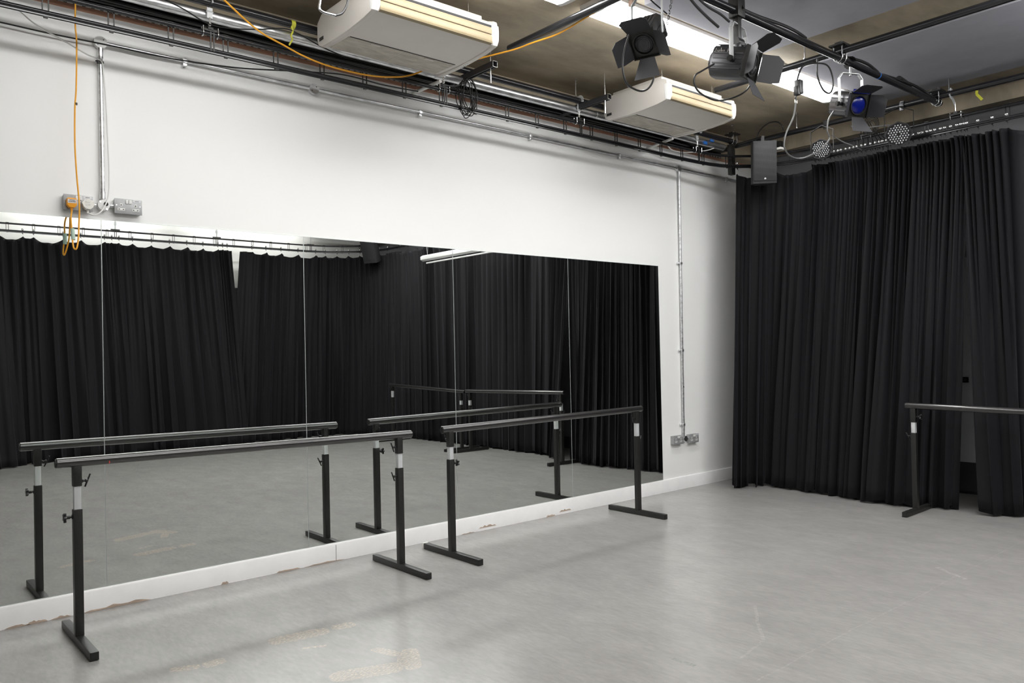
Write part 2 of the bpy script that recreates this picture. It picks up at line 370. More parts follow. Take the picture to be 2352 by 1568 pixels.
# ------------------------------------------------------------------ barres
def barre(label, A, B, offs, feet, sil, knobs, tape=False, group='portable ballet barres'):
    A, B = Vector(A), Vector(B); d = B-A; d2 = Vector((d.x, d.y, 0)).normalized(); q = Vector((-d2.y, d2.x, 0))   # q points left of A->B
    mid = (A+B)/2; o = empty('ballet_barre', (mid.x, mid.y, 0)); tag(o, label, 'ballet barre', group)
    dd = d.normalized(); L_ = d.length
    build('rail', MB().lathe([(0, .0225), (.003, .025), (L_-.003, .025), (L_, .0225)], A, B, 28), rail_m, o, world=True)
    for sgn, P0 in ((-1, A), (1, B)):
        build('end_cap', MB().lathe([(-.001, .018), (-.0035, .0225), (.002, .0235)], P0, P0+dd*(-sgn), 24) if False else MB().cyl(P0+dd*sgn*.003, P0+dd*sgn*.0005, .0205, 24), black_pl, o, world=True)
    T = .039
    for i in range(2):
        base = A+d2*offs[i] if i == 0 else B-d2*offs[i]
        zr = A.z+(B.z-A.z)*((base-A).dot(d2)/(B-A).dot(d2)); base = Vector((base.x, base.y, 0))
        f0, f1 = feet[i]; s0, s1 = sil[i]
        ang = math.atan2(d2.y, d2.x); RM = Matrix.Translation(base) @ Matrix.Rotation(ang, 4, 'Z')   # local x along rail, y = q
        fo = build('foot', MB().box((0, (f0+f1)/2, T/2+.002), (T, f1-f0, T), RM), black_pc, o, bevel=.003, world=True)
        for fy in (f0, f1):
            sg = 1 if fy == f1 else -1
            build('foot_plug', MB().box((0, fy+sg*.0008, T/2+.002), (T-.008, .002, T-.008), RM), black_pl, fo, world=True)
        [build('foot_pad', MB().box((0, fp, .001), (.03, .03, .003), RM), black_pl, fo, world=True) for fp in (f0+.03, f1-.03)]
        build('leg', MB().box((0, 0, (T+s0)/2), (T+.001, T+.001, s0-T), RM), black_pc, o, bevel=.003, world=True)
        build('inner_post', MB().box((0, 0, (s0+s1)/2), (.031, .031, s1-s0+.06), RM).cyl((-.0157, -.004, s1-.025), (-.0162, -.004, s1-.025), .003, 8, RM), alu, o, bevel=.002, world=True)
        build('top_socket', MB().box((0, 0, (s1+zr-.018)/2), (T, T, zr-.018-s1), RM), black_pc, o, bevel=.003, world=True)
        for (zk, ax, kind) in knobs[i]:
            dx, dy = {'+x': (1, 0), '-x': (-1, 0), '+y': (0, 1), '-y': (0, -1)}[ax]
            k0 = Vector((dx*T/2, dy*T/2, zk)); dv = Vector((dx, dy, 0))
            mb = MB().cyl(k0, k0+dv*.022, .006, 12, RM).cyl(k0, k0+dv*.006, .011, 6, RM)
            if kind == 'T':
                s_ = Vector((-dy, dx, 0)); tv = (Vector((0, 0, 1))*.9+dv*.38+s_*.1).normalized(); c = k0+dv*.028
                mb.cyl(k0+dv*.016, c, .009, 12, RM).cyl(c-tv*.033, c+tv*.033, .0042, 12, RM)
            else:
                mb.cyl(k0+dv*.012, k0+dv*.03, .009, 14, RM)
                ang0 = Vector((-dy, dx, 0)); P = []
                for a in range(30):
                    th = 2*math.pi*a/30; rr_ = .019+.006*math.cos(5*th); P.append(k0+dv*.036+ang0*rr_*math.cos(th)+Vector((0, 0, rr_*math.sin(th))))
                mb.plate(P, .012, RM)
            kn = build('clamp_knob', mb, black_pl, o, bevel=.0008, world=True); kn['label'] = 'black T-handle clamp' if kind == 'T' else 'black star-shaped clamp knob'
    if tape:
        p = A+dd*.232
        tp = build('tape_mark', MB().box(p+Vector((0, -.0226, -.0115)), (.004, .004, .013)), red_m, o, world=True); tp['label'] = 'thin red tape mark'
    return o
b1 = barre('black ballet barre at the left, with a red tape mark near its left end', (.79, -.512, .886), (2.818, -.512, .858), (.09, .093), ((-.307, .303), (-.316, .324)),
      ((.655, .767), (.651, .742)), (((.79, '+x', 'T'), (.62, '-x', 'S')), ((.785, '-x', 'T'), (.60, '-x', 'T'))), tape=True)
b2 = barre('black ballet barre in front of the fourth mirror, with white tape on its left foot', (3.076, -.492, .862), (5.117, -.492, .876), (.068, .064), ((-.313, .335), (-.289, .321)),
      ((.659, .743), (.652, .759)), (((.79, '+y', 'T'), (.63, '+x', 'S')), ((.80, '-x', 'T'), (.62, '+x', 'T'))))
build('tape_scrap', MB().box((3.144, -.168, .0225), (.0415, .018, .0415)), tape_w, b2, bevel=.002, world=True)['label'] = 'torn white tape'
b3 = barre('black ballet barre at the right, standing across the gap in the curtains', (6.63, -2.005, .868), (6.68, -4.03, .835), (.06, .09), ((-.23, .30), (-.3, .3)),
      ((.650, .735), (.640, .71)), (((.78, '+x', 'S'), (.62, '-x', 'T')), ((.76, '+x', 'T'), (.60, '-x', 'T'))))
b4 = barre('black ballet barre seen only in the mirrors, beyond the right-hand one', (6.68, -4.06, .825), (6.69, -6.07, .885), (.09, .09), ((-.3, .3), (-.3, .3)),
      ((.640, .70), (.690, .79)), (((.76, '+x', 'T'), (.60, '-x', 'T')), ((.84, '-y', 'T'), (.60, '-x', 'T'))))

# ------------------------------------------------------------------ curtain track
TRK = [(-3.0, -.29), (0, -.29), (3, -.29), (5.2, -.285), (5.9, -.275), (6.3, -.285), (6.6, -.33), (6.82, -.45), (6.98, -.66), (7.07, -.95), (7.1, -1.3), (7.1, -2.0), (7.1, -3.5), (7.1, -5.5), (7.09, -6.5), (7.0, -6.95), (6.84, -7.25), (6.6, -7.46), (6.25, -7.58), (5.6, -7.62), (4, -7.64), (1.5, -7.66), (-3.0, -7.68)]
def path(pts, step=.03):
    P = smooth_pts([(a, b, 0) for a, b in pts], 24); S = [0]
    for i in range(1, len(P)): S.append(S[-1]+(P[i]-P[i-1]).length)
    return P, S
def on(PS, s):
    P, S = PS
    s = min(max(s, 0), S[-1]-1e-6); lo, hi = 0, len(S)-1
    while hi-lo > 1:
        m = (lo+hi)//2
        if S[m] <= s: lo = m
        else: hi = m
    t = (s-S[lo])/max(1e-9, S[hi]-S[lo]); p = P[lo].lerp(P[hi], t); tg = (P[hi]-P[lo]).normalized(); return p, tg
def nearest_s(PS, q):
    P, S = PS; b = min(range(len(P)), key=lambda i: (P[i].x-q[0])**2+(P[i].y-q[1])**2); return S[b]
TP = path(TRK); TL = TP[1][-1]
ZL, ZU = 3.155, 3.250
trk = empty('curtain_track', (0, -.29, ZL)); tag(trk, 'black ladder curtain track running round the room above the curtains', 'curtain track')
pts = [on(TP, TL*i/170)[0] for i in range(171)]
build('lower_rail', MB().tube([p+Vector((0, 0, ZL)) for p in pts], .0125, 10).tube([p+Vector((0, 0, ZL-.016)) for p in pts], .007, 6), black_pipe, trk, world=True)
build('upper_rail', MB().tube([p+Vector((0, 0, ZU)) for p in pts], .0125, 10), black_pipe, trk, world=True)
sp = None; s = .12; k = 0
while s < TL and k < 84:
    p, tg = on(TP, s)
    if sp is None:
        mb = MB()
        for q in (-.014, .014): mb.box((q, .012, (ZL+ZU)/2-ZL), (.006, .006, ZU-ZL+.02))
        mb.box((0, .012, ZU-ZL+.012), (.034, .012, .012)); mb.box((0, .006, -.018), (.02, .02, .012))
        sp = build('spacer', mb, black_pc, trk)
        o = sp
    else: o = sp.copy(); col.objects.link(o)
    o.matrix_local = WM[trk].inverted() @ Matrix.Translation(p+Vector((0, 0, ZL))) @ Matrix.Rotation(math.atan2(tg.y, tg.x), 4, 'Z')
    s += .308; k += 1

# ------------------------------------------------------------------ curtains
def curtain(label, top, bot, nf, seed, amp=(.03, .055), hooks=None, ztop=3.085, zbot=.018, group='black stage curtains', sagk=.22, rows=30, loop=.03, mult=1):
    rnd = random.Random(seed); TPs = path(top); BP = path(bot); Lt = TPs[1][-1]; Lb = BP[1][-1]
    K = nf+2; jit = [rnd.uniform(-.5, .5) for _ in range(K+1)]; am = [rnd.uniform(.35, 1.5) for _ in range(K+1)]; dr_ = [rnd.uniform(-1, 1) for _ in range(K+1)]
    ps = [rnd.uniform(-1, 1) for _ in range(K+1)]
    def nz(arr, u):
        x = u*(len(arr)-1.001); i = int(x); f = x-i; f = f*f*(3-2*f); return arr[i]*(1-f)+arr[i+1]*f
    if hooks is None: hooks = [(i+.25)/nf for i in range(nf)]
    hs = sorted(hooks)
    def sag(u):
        prev = [h for h in hs if h <= u]; nx = [h for h in hs if h > u]
        if not prev or not nx: return .012
        a, b = prev[-1], nx[0]; sp_ = (b-a)*Lt; v = (u-a)/(b-a); return min(.075, sagk*sp_)*(4*v*(1-v))**.8
    def hph(u):                                      # fold phase locked to the gliders
        i = 0
        while i < len(hs) and hs[i] <= u: i += 1
        a = hs[i-1] if i > 0 else 2*hs[0]-hs[min(1, len(hs)-1)]-1e-4; b = hs[i] if i < len(hs) else hs[-1]+max(1e-3, 1.02-hs[-1])
        v = (u-a)/(b-a) if b > a else 0; return i+v, min(1, max(0, v)), (b-a)*Lt
    cols = max(40, int(max(nf, len(hs)*mult)*13)); mb = MB(); zs = [0, .012, .03, .06, .1]+[.1+.9*(i/(rows-5)) for i in range(1, rows-4)]
    nr = len(zs)
    for ci in range(cols+1):
        u = ci/cols; pt, tt = on(TPs, u*Lt); pb, tb = on(BP, u*Lb); sg = sag(u)
        for t in zs:
            e = t*t*(3-2*t) if t < 1 else 1
            p = pt.lerp(pb, t); tg = tt.lerp(tb, t).normalized(); n = Vector((-tg.y, tg.x, 0))
            hp_, hv, hw_ = hph(u)
            ph = 2*math.pi*mult*hp_+nz(jit, u)*1.6+nz(dr_, u)*1.3*t+nz(ps, u)*.6*math.sin(5*t)
            pw = 2*math.pi*nf*u+nz(jit, u)*5+nz(dr_, u)*1.5*t
            A1 = min(amp[0], .55*hw_/mult+.008)*nz(am, u); A2 = amp[1]*nz(am, 1-u)
            edge = min(1, u*nf*1.5, (1-u)*nf*1.5); m2 = t*t*(3-2*t) if t < 1 else 1
            off = A1*(1-.75*m2)*(math.cos(ph)+.3*math.cos(2*ph+nz(ps, u)*2)*t)+A2*(.25+.75*m2)*1.15*(math.sin(pw)+.25*math.sin(2*pw+nz(ps, u)*2)+.3*math.sin(.5*pw+seed))*(.3+.7*edge)*.8
            room = 1 if n.dot(Vector((2.5, -3.8, 0))-p) > 0 else -1
            off += room*loop*4*hv*(1-hv)*math.exp(-t/.03)
            tan = A2*.45*math.sin(2*pw+.6)*(.1+.9*m2)
            z = ztop-sg*(1-t)**3-(ztop-zbot)*t + (.014*math.sin(pw*.5+1)+.008*math.sin(pw*1.3) if t > .99 else 0)
            q = p+n*off+tg*tan; mb.v.append(Vector((q.x, q.y, z)))
    for i in range(cols):
        for j in range(nr-1): a = i*nr+j; mb.f.append((a, a+nr, a+nr+1, a+1))
    o = empty('curtain', on(BP, Lb/2)[0]); tag(o, label, 'curtain', group)
    f = build('drape', mb, cloth, o, world=True); md = f.modifiers.new('hem', 'SOLIDIFY'); md.thickness = .003; md.offset = 0
    for p in f.data.polygons: p.use_smooth = True
    # one glider, copied along the track
    g = None
    for h in hs[:95]:
        p, tg = on(TPs, h*Lt)
        if g is None:
            m2 = MB().ball((0, 0, ZL+.026), .0155, 10).cyl((0, 0, ZL-.03), (0, 0, ZL+.02), .0035, 8).ball((0, 0, ZL-.028), .008, 8)
            m2.tube([(0, .0, ZL-.03), (.008, 0, ZL-.042), (0, 0, ZL-.054), (-.008, 0, ZL-.042), (0, 0, ZL-.031)], .002, 6)
            g = build('glider', m2, black_pl, o); c = g; g.data.materials.append(glide_m); kz = max(v.co.z for v in g.data.vertices)-.0315
            for pl in g.data.polygons: pl.material_index = 1 if pl.center.z > kz else 0
        else: c = g.copy(); col.objects.link(c)
        c.parent = o; c.matrix_local = WM[o].inverted() @ Matrix.Translation((p.x, p.y, 0)) @ Matrix.Rotation(math.atan2(tg.y, tg.x), 4, 'Z')
    return o
# piece nearest the mirror wall, then the bunched piece up to the gap
rh = random.Random(2)
def sub(PS, s0, s1, n=14): return [tuple(on(PS, s0+(s1-s0)*i/n)[0][:2]) for i in range(n+1)]
sA = nearest_s(TP, (6.74, -.405)); sG = nearest_s(TP, (7.1, -2.36)); sEnd = nearest_s(TP, (7.09, -6.5))
sM = nearest_s(TP, (7.1, -1.0))
LL = sG-sA; hk = [.003, .18, .36]+[(sM-sA)/LL+(1-(sM-sA)/LL)*(i+rh.uniform(.2, .8))/36 for i in range(36)]
curtain('black curtain from the mirror wall to the gap, tightly bunched along its top', sub(TP, sA, sG),
        [(6.58, -.39), (6.76, -.43), (6.95, -.56), (6.90, -.9), (6.86, -1.25), (6.83, -1.55), (6.80, -1.85), (6.9, -2.05), (6.98, -2.24)], 25, 11, (.028, .05), hooks=hk, sagk=.5, loop=.07)
hk = [.01, .03, .055, .08]+[.13+.87*(i+.5*rh.random())/15 for i in range(15)]
curtain('black curtain right of the gap, flaring out at its lower left corner', sub(TP, sG-.05, sEnd),
        [(6.86, -2.46), (6.95, -2.6), (7.05, -2.85), (7.07, -3.4), (7.08, -4.5), (7.06, -5.6), (7.02, -6.4)], 24, 23, (.03, .05), hooks=hk, mult=2, loop=.03)
# back curtains, placed from what the mirrors show
BH = [11, 39, 88, 138, 187, 233, 264, 277, 296, 308, 348, 390, 429, 466, 494, 501, 510, 521, 549, 578, 612, 644, 680, 720, 754, 788, 823, 846]
def back_x(px): return atm(px, 530+.07*px, y=7.65).x
xs = [back_x(p) for p in BH]
xg0 = atm(527, 565, y=7.65).x; xg1 = atm(545, 572, y=7.65).x
xb0 = atm(533, 655, y=7.65).x; xb1 = atm(540, 655, y=7.65).x
sB0 = nearest_s(TP, (-2.6, -7.68)); sB1 = nearest_s(TP, (xg0, -7.63)); sB2 = nearest_s(TP, (xg1, -7.63)); sB3 = nearest_s(TP, (7.09, -6.52))
def hooks_for(s0, s1): return [(nearest_s(TP, (x, -7.6))-s0)/(s1-s0) for x in xs if min(s0, s1) < nearest_s(TP, (x, -7.6)) < max(s0, s1)]
h1 = [1-h for h in hooks_for(sB1, sB0)]; h1 = [ (s_-sB0)/(sB1-sB0) for s_ in [nearest_s(TP, (x, -7.66)) for x in xs if x < xg0] ]
h1 += [(nearest_s(TP, (x, -7.68))-sB0)/(sB1-sB0) for x in [-2.5+.33*i for i in range(12)] if x < xs[0]-.2]
xl = [x for x in xs if x > xg1]; h2 = [(nearest_s(TP, (x, -7.6))-sB2)/(sB3-sB2) for x in xl if x < 6.3]
h2 += [.5+.5*abs(i+.3)/7 for i in range(0, 7)]
curtain('black back curtain seen in the two left mirrors, its top in wide scallops', sub(TP, sB0, sB1, 40), [(-2.6, -7.4), (0, -7.45), (1.6, -7.25), (1.9, -7.42), (3.4, -7.5), (xb0+.17, -7.50)], 40, 31, (.028, .05), hooks=h1, sagk=.2, zbot=.0, mult=2, loop=.02)
curtain('black back corner curtain beyond the narrow white gap, seen in the third mirror', sub(TP, sB2, sB3, 40), [(xb1-.17, -7.62), (5.6, -7.58), (6.2, -7.6), (6.65, -7.5), (6.9, -7.1), (6.97, -6.45)], 26, 37, (.028, .05), hooks=[h for h in h2 if 0 < h < 1], sagk=.2, zbot=.004, mult=2, loop=.02)

# ------------------------------------------------------------------ scaffold pipes
def pipe(name, a, b, r, m, label, cat='pipe', group='black scaffold bars of the lighting rig', hl=True):
    a, b = Vector(a), Vector(b); o = empty(name, (a+b)/2); tag(o, label, cat, group)
    build('tube', MB().cyl(a, b, r, 24), m, o, world=True)
    d = (b-a).normalized()
    for e, sg in ((a, -1), (b, 1)): build('end_plug', MB().cyl(e+d*sg*.002, e-d*sg*.004, r*.86, 20), black_pl, o, world=True)
    return o
PR = .024; ZY = 3.435; ZX = 3.385
xbar = at(1890, 116, z=ZX); XB = xbar.y
pipe('scaffold_bar', (-2.8, -.30, 3.427), (6.86, -.30, 3.427), PR, black_pipe, 'long black scaffold bar running above the mirror wall')
yl = at(1300, 50, z=ZY).x
pipe('scaffold_bar', (yl, -.80, ZY), (yl, -7.4, ZY), PR, black_pipe, 'black scaffold bar crossing from the larger heater unit to the top edge')
ym = at(1820, 152, z=ZY).x
pipe('scaffold_bar', (ym, -1.13, ZY), (ym, -7.4, ZY), PR, black_pipe, 'black scaffold bar under the brown strip between the ceiling panels')
pipe('scaffold_bar', (7.0, -.22, ZY-.01), (7.0, -7.4, ZY-.01), PR, black_pipe, 'black scaffold bar above the right curtain track carrying the LED lamps')
pipe('scaffold_bar', (1.6, XB, ZX), (7.07, XB, ZX), PR, black_pipe, 'black scaffold bar with blue tape carrying two stage lanterns')
bt = at(2017, 181, y=XB)
tb = build('tape_band', MB().cyl((bt.x-.006, XB, ZX), (bt.x+.006, XB, ZX), PR+.0008, 24), blue_m, col.objects['scaffold_bar.004'] if 'scaffold_bar.004' in col.objects else None, world=True); tb['label'] = 'blue tape band'
# cables taped along that bar
for k, (q0, q1, z0) in enumerate(((1700, 1850, .03), (1930, 2020, .028), (2030, 2160, .03))):
    x0 = at(q0, 60, y=XB).x if k == 0 else at(q0, 140+k*25, y=XB).x; x1 = at(q1, 120, y=XB).x if k == 0 else at(q1, 190+k*20, y=XB).x
    P = [(x0+(x1-x0)*t, XB+.012*math.sin(6*t+k), ZX+.028+.014*math.sin(math.pi*t)) for t in [i/6 for i in range(7)]]
    cable('taped_cable', P, .011, black_rb, ['black cable bundle taped along the lighting bar, nearest the bar\'s left clamp', 'black cable run on top of the lighting bar, by the blue tape', 'black cable run on top of the lighting bar near its right end'][k], group='cables on the lighting bar')
cbx = at(2075, 190, y=XB)
tag(build('cable_connector', MB().cyl((cbx.x-.06, XB+.01, ZX+.055), (cbx.x+.05, XB+.01, ZX+.045), .024, 16).cyl((cbx.x+.05, XB+.01, ZX+.045), (cbx.x+.13, XB, ZX+.03), .012, 12), black_pl), 'black cable connector lying on the lighting bar right of the blue tape', 'connector')

silver = empty('galvanised_duct', (2, -.245, 3.37)); tag(silver, 'long silver galvanised duct under the black bar above the mirror wall', 'duct')
mb = MB().cyl((-2.8, -.245, 3.370), (6.75, -.245, 3.370), .031, 28)
build('duct_tube', mb, galv, silver, world=True)
for x in (.3, 3.3, 4.95): build('duct_coupling', MB().cyl((x-.05, -.245, 3.370), (x+.05, -.245, 3.370), .0335, 28), galv, silver, world=True)

# perforated tray and strip behind the pipes
tr = empty('cable_tray', (2, -.12, 3.385)); tag(tr, 'dark perforated cable tray along the top of the mirror wall', 'cable tray')
build('tray_bed', MB().box((2.2, -.125, 3.392), (9.6, .17, .004)), tray_m, tr, world=True)
build('tray_side', MB().box((2.2, -.21, 3.372), (9.6, .004, .044)), black_pc, tr, world=True)
build('tray_side', MB().box((2.2, -.04, 3.372), (9.6, .004, .044)), black_pc, tr, world=True)
build('perforated_strip', MB().box((2.2, -.036, 3.343), (9.6, .003, .014)), perf_l, tr, world=True)
for k in range(2):
    yy = -.07-.028*k; P = [(-2.6+i*.6, yy+.012*math.sin(i*1.7+k), 3.372+.004*math.sin(i+k*2)) for i in range(16)]
    cable('tray_cable', P, .011, black_rb, '', parent=tr)

# ------------------------------------------------------------------ hangers and clamps
def hanger(x, label):
    o = empty('track_hanger', (x, -.29, ZU)); tag(o, label, 'clamp', 'steel hangers holding the curtain track')
    mb = MB(); arc = [(x, -.30+.030*math.cos(a), 3.427+.030*math.sin(a)) for a in [math.radians(-70+i*25) for i in range(12)]]
    for p, q in zip(arc, arc[1:]): mb.bar(p, q, .032, .004, up=(1, 0, 0))
    mb.box((x, -.29, 3.37), (.032, .006, .06)).cyl((x-.02, -.29, 3.378), (x+.02, -.29, 3.378), .006, 8)
    build('pipe_clamp', mb, alu, o, world=True)
    build('rod', MB().cyl((x, -.29, 3.275), (x, -.29, 3.345), .005, 10).cyl((x, -.29, 3.30), (x, -.29, 3.31), .010, 6), steel, o, world=True)
    mb = MB().box((x, -.29, 3.268), (.10, .02, .012)).box((x, -.29, 3.28), (.03, .03, .02))
    build('saddle_plate', mb, black_pc, o, world=True)
    for s_ in (-.042, .042):
        arc = [(x+s_, -.29+.018*math.sin(a), ZU-.002-.018*math.cos(a)) for a in [math.radians(-110+i*22) for i in range(11)]]
        build('u_bolt', MB().tube([(x+s_, arc[0][1], 3.285)]+arc+[(x+s_, arc[-1][1], 3.285)], .003, 8), steel, o, world=True)
    mb = MB().box((x+.0, -.30, (ZL+ZU)/2), (.008, .006, .11)).box((x+.018, -.30, (ZL+ZU)/2), (.008, .006, .11))
    build('drop_strap', mb, black_pc, o, world=True)
    return o
for px, py, lb in ((482, 62, 'steel track hanger at the upper left, before the orange cable'), (1003, 198, 'steel track hanger behind the larger heater unit'), (1342, 262, 'steel track hanger between the two heater units'), (1607, 330, 'steel track hanger by the blue tie, right of the smaller heater unit')):
    hanger(at(px, py+16, z=ZU).x, lb)
def hanger_y(y, label):
    o = empty('track_hanger', (7.05, y, ZU)); tag(o, label, 'clamp', 'steel hangers holding the curtain track')
    mb = MB(); arc = [(7.0+.030*math.cos(a), y, ZY-.01+.030*math.sin(a)) for a in [math.radians(110-i*25) for i in range(12)]]
    for p, q in zip(arc, arc[1:]): mb.bar(p, q, .032, .004, up=(0, 1, 0))
    mb.bar((7.015, y, 3.40), (7.075, y, 3.35), .032, .006, up=(0, 1, 0))
    build('pipe_clamp', mb, alu, o, world=True)
    build('rod', MB().cyl((7.085, y, 3.275), (7.075, y, 3.36), .005, 10), steel, o, world=True)
    build('saddle_plate', MB().box((7.09, y, 3.268), (.02, .10, .012)).box((7.09, y, 3.28), (.03, .03, .02)), black_pc, o, world=True)
    for s_ in (-.042, .042):
        arc = [(7.1+.018*math.sin(a), y+s_, ZU-.002-.018*math.cos(a)) for a in [math.radians(-110+i*22) for i in range(11)]]
        build('u_bolt', MB().tube([(arc[0][0], y+s_, 3.285)]+arc+[(arc[-1][0], y+s_, 3.285)], .003, 8), steel, o, world=True)
for px, lb in ((1990, 'steel track hanger between the two LED lamps'), (2197, 'steel track hanger under the right end of the lighting bar')):
    hanger_y(at(px, 270, x=7.1).y, lb)
hanger_y(-4.6, 'steel track hanger on the right track outside the picture')
def hanger_b(x, label):
    o = empty('track_hanger', (x, -7.64, ZU)); tag(o, label, 'clamp', 'wall hangers of the back track, seen in the mirrors')
    build('rod', MB().cyl((x, -7.64, 3.27), (x, -7.64, 3.42), .008, 10).box((x, -7.64, 3.36), (.03, .03, .04)), alu, o, world=True)
    build('saddle_plate', MB().box((x, -7.64, 3.268), (.12, .03, .02)), black_pc, o, world=True)
    build('drop_strap', MB().box((x-.012, -7.63, 3.2), (.008, .01, .13)).box((x+.012, -7.63, 3.2), (.008, .01, .13)), black_pc, o, world=True)
for px, lb in ((264, 'white track hanger reflected at the left of the second mirror'), (497, 'white track hanger reflected just left of the narrow curtain gap'), (712, 'white track hanger reflected at the left of the third mirror')):
    hanger_b(back_x(px), lb)
struct('trim_4', MB().box((2.3, -7.72, 3.445), (10.5, .048, .048)), black_pipe)

def ubolt(name, x, y, z, axis, label, drop=.05):
    o = empty(name, (x, y, z)); tag(o, label, 'clamp', 'U-bolt clamps joining the bars')
    for s_ in (-.028, .028):
        P = []
        for i in range(9):
            a = math.pi+math.pi*i/8; P.append((math.cos(a)*.030, math.sin(a)*.030))
        P = [(-.030, drop)]+P+[(.030, drop)]
        pts_ = [((x+s_, y+a, z+b) if axis == 'x' else (x+a, y+s_, z+b)) for a, b in P]
        build('u_bolt', MB().tube(pts_, .0048, 8), steel, o, world=True)
    build('clamp_plate', MB().box((x, y, z+drop+.01), (.11, .11, .012)).box((x, y, z+drop+.02), (.05, .05, .03)), black_pc, o, world=True)
    for a in (-.028, .028):
        for b in (-.03, .03): build('nut', MB().cyl((x+a, y+b, z+drop+.016), (x+a, y+b, z+drop+.026), .009, 6) if axis == 'x' else MB().cyl((x+b, y+a, z+drop+.016), (x+b, y+a, z+drop+.026), .009, 6), steel, o, world=True)
    return o
ubolt('pipe_clamp', ym, XB, ZX, 'x', 'U-bolt clamp where the lighting bar meets the middle cross bar', .075)
ubolt('pipe_clamp', 7.0, XB, ZX, 'x', 'U-bolt clamp at the right end of the lighting bar', .075)
ubolt('pipe_clamp', 6.83, -.30, 3.427-.0, 'x', 'U-bolt clamp in the corner beside the black speaker', .06)
ubolt('pipe_clamp', yl, -2.9, ZY, 'y', 'U-bolt clamp on the cross bar, above the picture', .06)

# suspension rods from the slab
for i, (x, y) in enumerate(((6.83, -.30), (7.0, -.9), (ym, -1.9), (7.0, XB-.1), (3.30, -.30), (4.62, -.3), (5.85, -.3))):
    lb = ['threaded rod in the corner beside the speaker', 'threaded rod above the black speaker', 'threaded rod holding the middle cross bar', 'threaded rod at the right end of the lighting bar', 'threaded rod right of the larger heater unit', 'threaded rod left of the smaller heater unit', 'threaded rod right of the smaller heater unit'][i]
    tag(build('threaded_rod', MB().cyl((x, y, 3.445), (x, y, ZC), .005, 8).cyl((x, y, 3.455), (x, y, 3.463), .011, 6).cyl((x, y, ZC-.012), (x, y, ZC), .012, 6), steel), lb, 'rod', 'threaded suspension rods')

# ------------------------------------------------------------------ wall heaters / air-conditioning cassettes
def make_ac():
    L_, D = .905, .655; o = empty('air_conditioner', (0, 0, 0)); o.matrix_world = Matrix(); WM[o] = Matrix()
    # local frame: x along the wall, y from the front edge (0) to the rear (D), z up, 0 = lowest
    body = [(0.0, .150), (.0, .045), (.012, .028), (.10, .012), (.25, .002), (.40, 0), (.60, .006), (.635, .02), (D, .06), (D, .155), (.60, .195), (.05, .190)]
    build('casing', MB().prism(body, .028, L_-.028, 'x'), cream, o)
    side = [(-.006, .148), (-.012, .10), (-.008, .050), (.010, .018), (.10, .004), (.25, -.006), (.40, -.009), (.61, -.003), (.648, .018), (D+.006, .06), (D+.006, .155), (.60, .198), (.05, .193), (.0, .175)]
    for x0, x1, s_ in ((0, .036, -1), (L_-.036, L_, 1)):
        e = build('end_cheek', MB().prism(side, x0, x1, 'x'), cream, o, bevel=.009)
        build('front_corner', MB().prism([(-.0135, .146), (-.016, .10), (-.0125, .052), (.004, .022), (.022, .03), (.03, .146)], x0-.001, x1+.001+(.012 if s_ < 0 else 0), 'x'), cream_w, e, bevel=.006)
    build('top_tray', MB().prism([(.09, .19), (.60, .19), (.60, .235), (.09, .235)], .05, L_-.05, 'x'), cream, o, bevel=.006)
    build('air_slot', MB().box((L_/2, -.001, .138), (L_-.10, .006, .012)), slot_m, o)
    for i in range(2):
        build('louvre', MB().prism([(-.004, .128-.046*i), (-.010, .110-.046*i), (-.008, .086-.046*i), (.004, .086-.046*i), (.004, .128-.046*i)], .05, L_-.05, 'x'), yellow_l, o, bevel=.001)
    build('louvre_lip', MB().prism([(-.012, .040), (-.008, .030), (.012, .024), (.012, .036)], .05, L_-.05, 'x'), yellow_l, o)
    build('seam', MB().box((L_/2, .365, -.0005), (L_-.13, .004, .003)), slot_m, o)
    for i in range(2):
        xa = .06+i*(L_-.12)/2; xb = xa+(L_-.12)/2-.006
        g = build('intake_grille', MB().add([(xa, .372, -.002), (xb, .372, -.002), (xb, .605, .004), (xa, .605, .004), (xa, .372, .01), (xb, .372, .01), (xb, .605, .016), (xa, .605, .016)],
                  [(0, 3, 2, 1), (4, 5, 6, 7), (0, 1, 5, 4), (1, 2, 6, 5), (2, 3, 7, 6), (3, 0, 4, 7)]), grille_m, o)
        build('grille_latch', MB().box(((xa+xb)/2, .385, -.003), (.07, .014, .004)), cream, g, bevel=.0015)
    build('badge', MB().box((-.0015, .60, .045), (.004, .052, .02)), dark_al, o)
    sw = build('control_strip', MB().box((L_-.018, .33, -.0085), (.012, .11, .003)), cream_w, o)
    for i in range(5): build('indicator', MB().box((L_-.018, .29+i*.02, -.0105), (.006, .006, .002)), grey_bx if i != 2 else slot_m, sw)
    for x in (.12, L_-.12):
        for y in (.14, .5): build('hanging_rod', MB().cyl((x, y, .2), (x, y, .32), .005, 8), steel, o)
    return o
ac = make_ac()
a1 = at(858, 20, z=3.3); ac.matrix_world = Matrix.Translation((2.272, -1.045, 3.278)); WM[ac] = ac.matrix_world.copy()
tag(ac, 'larger-looking cream ceiling heater unit at top centre, yellowed louvres', 'air conditioner', 'ceiling-hung air units')
ac2 = copy_tree(ac, (4.885, -1.022, 3.28)); tag(ac2, 'smaller-looking cream ceiling unit behind the hanging stage lantern', 'air conditioner', 'ceiling-hung air units')

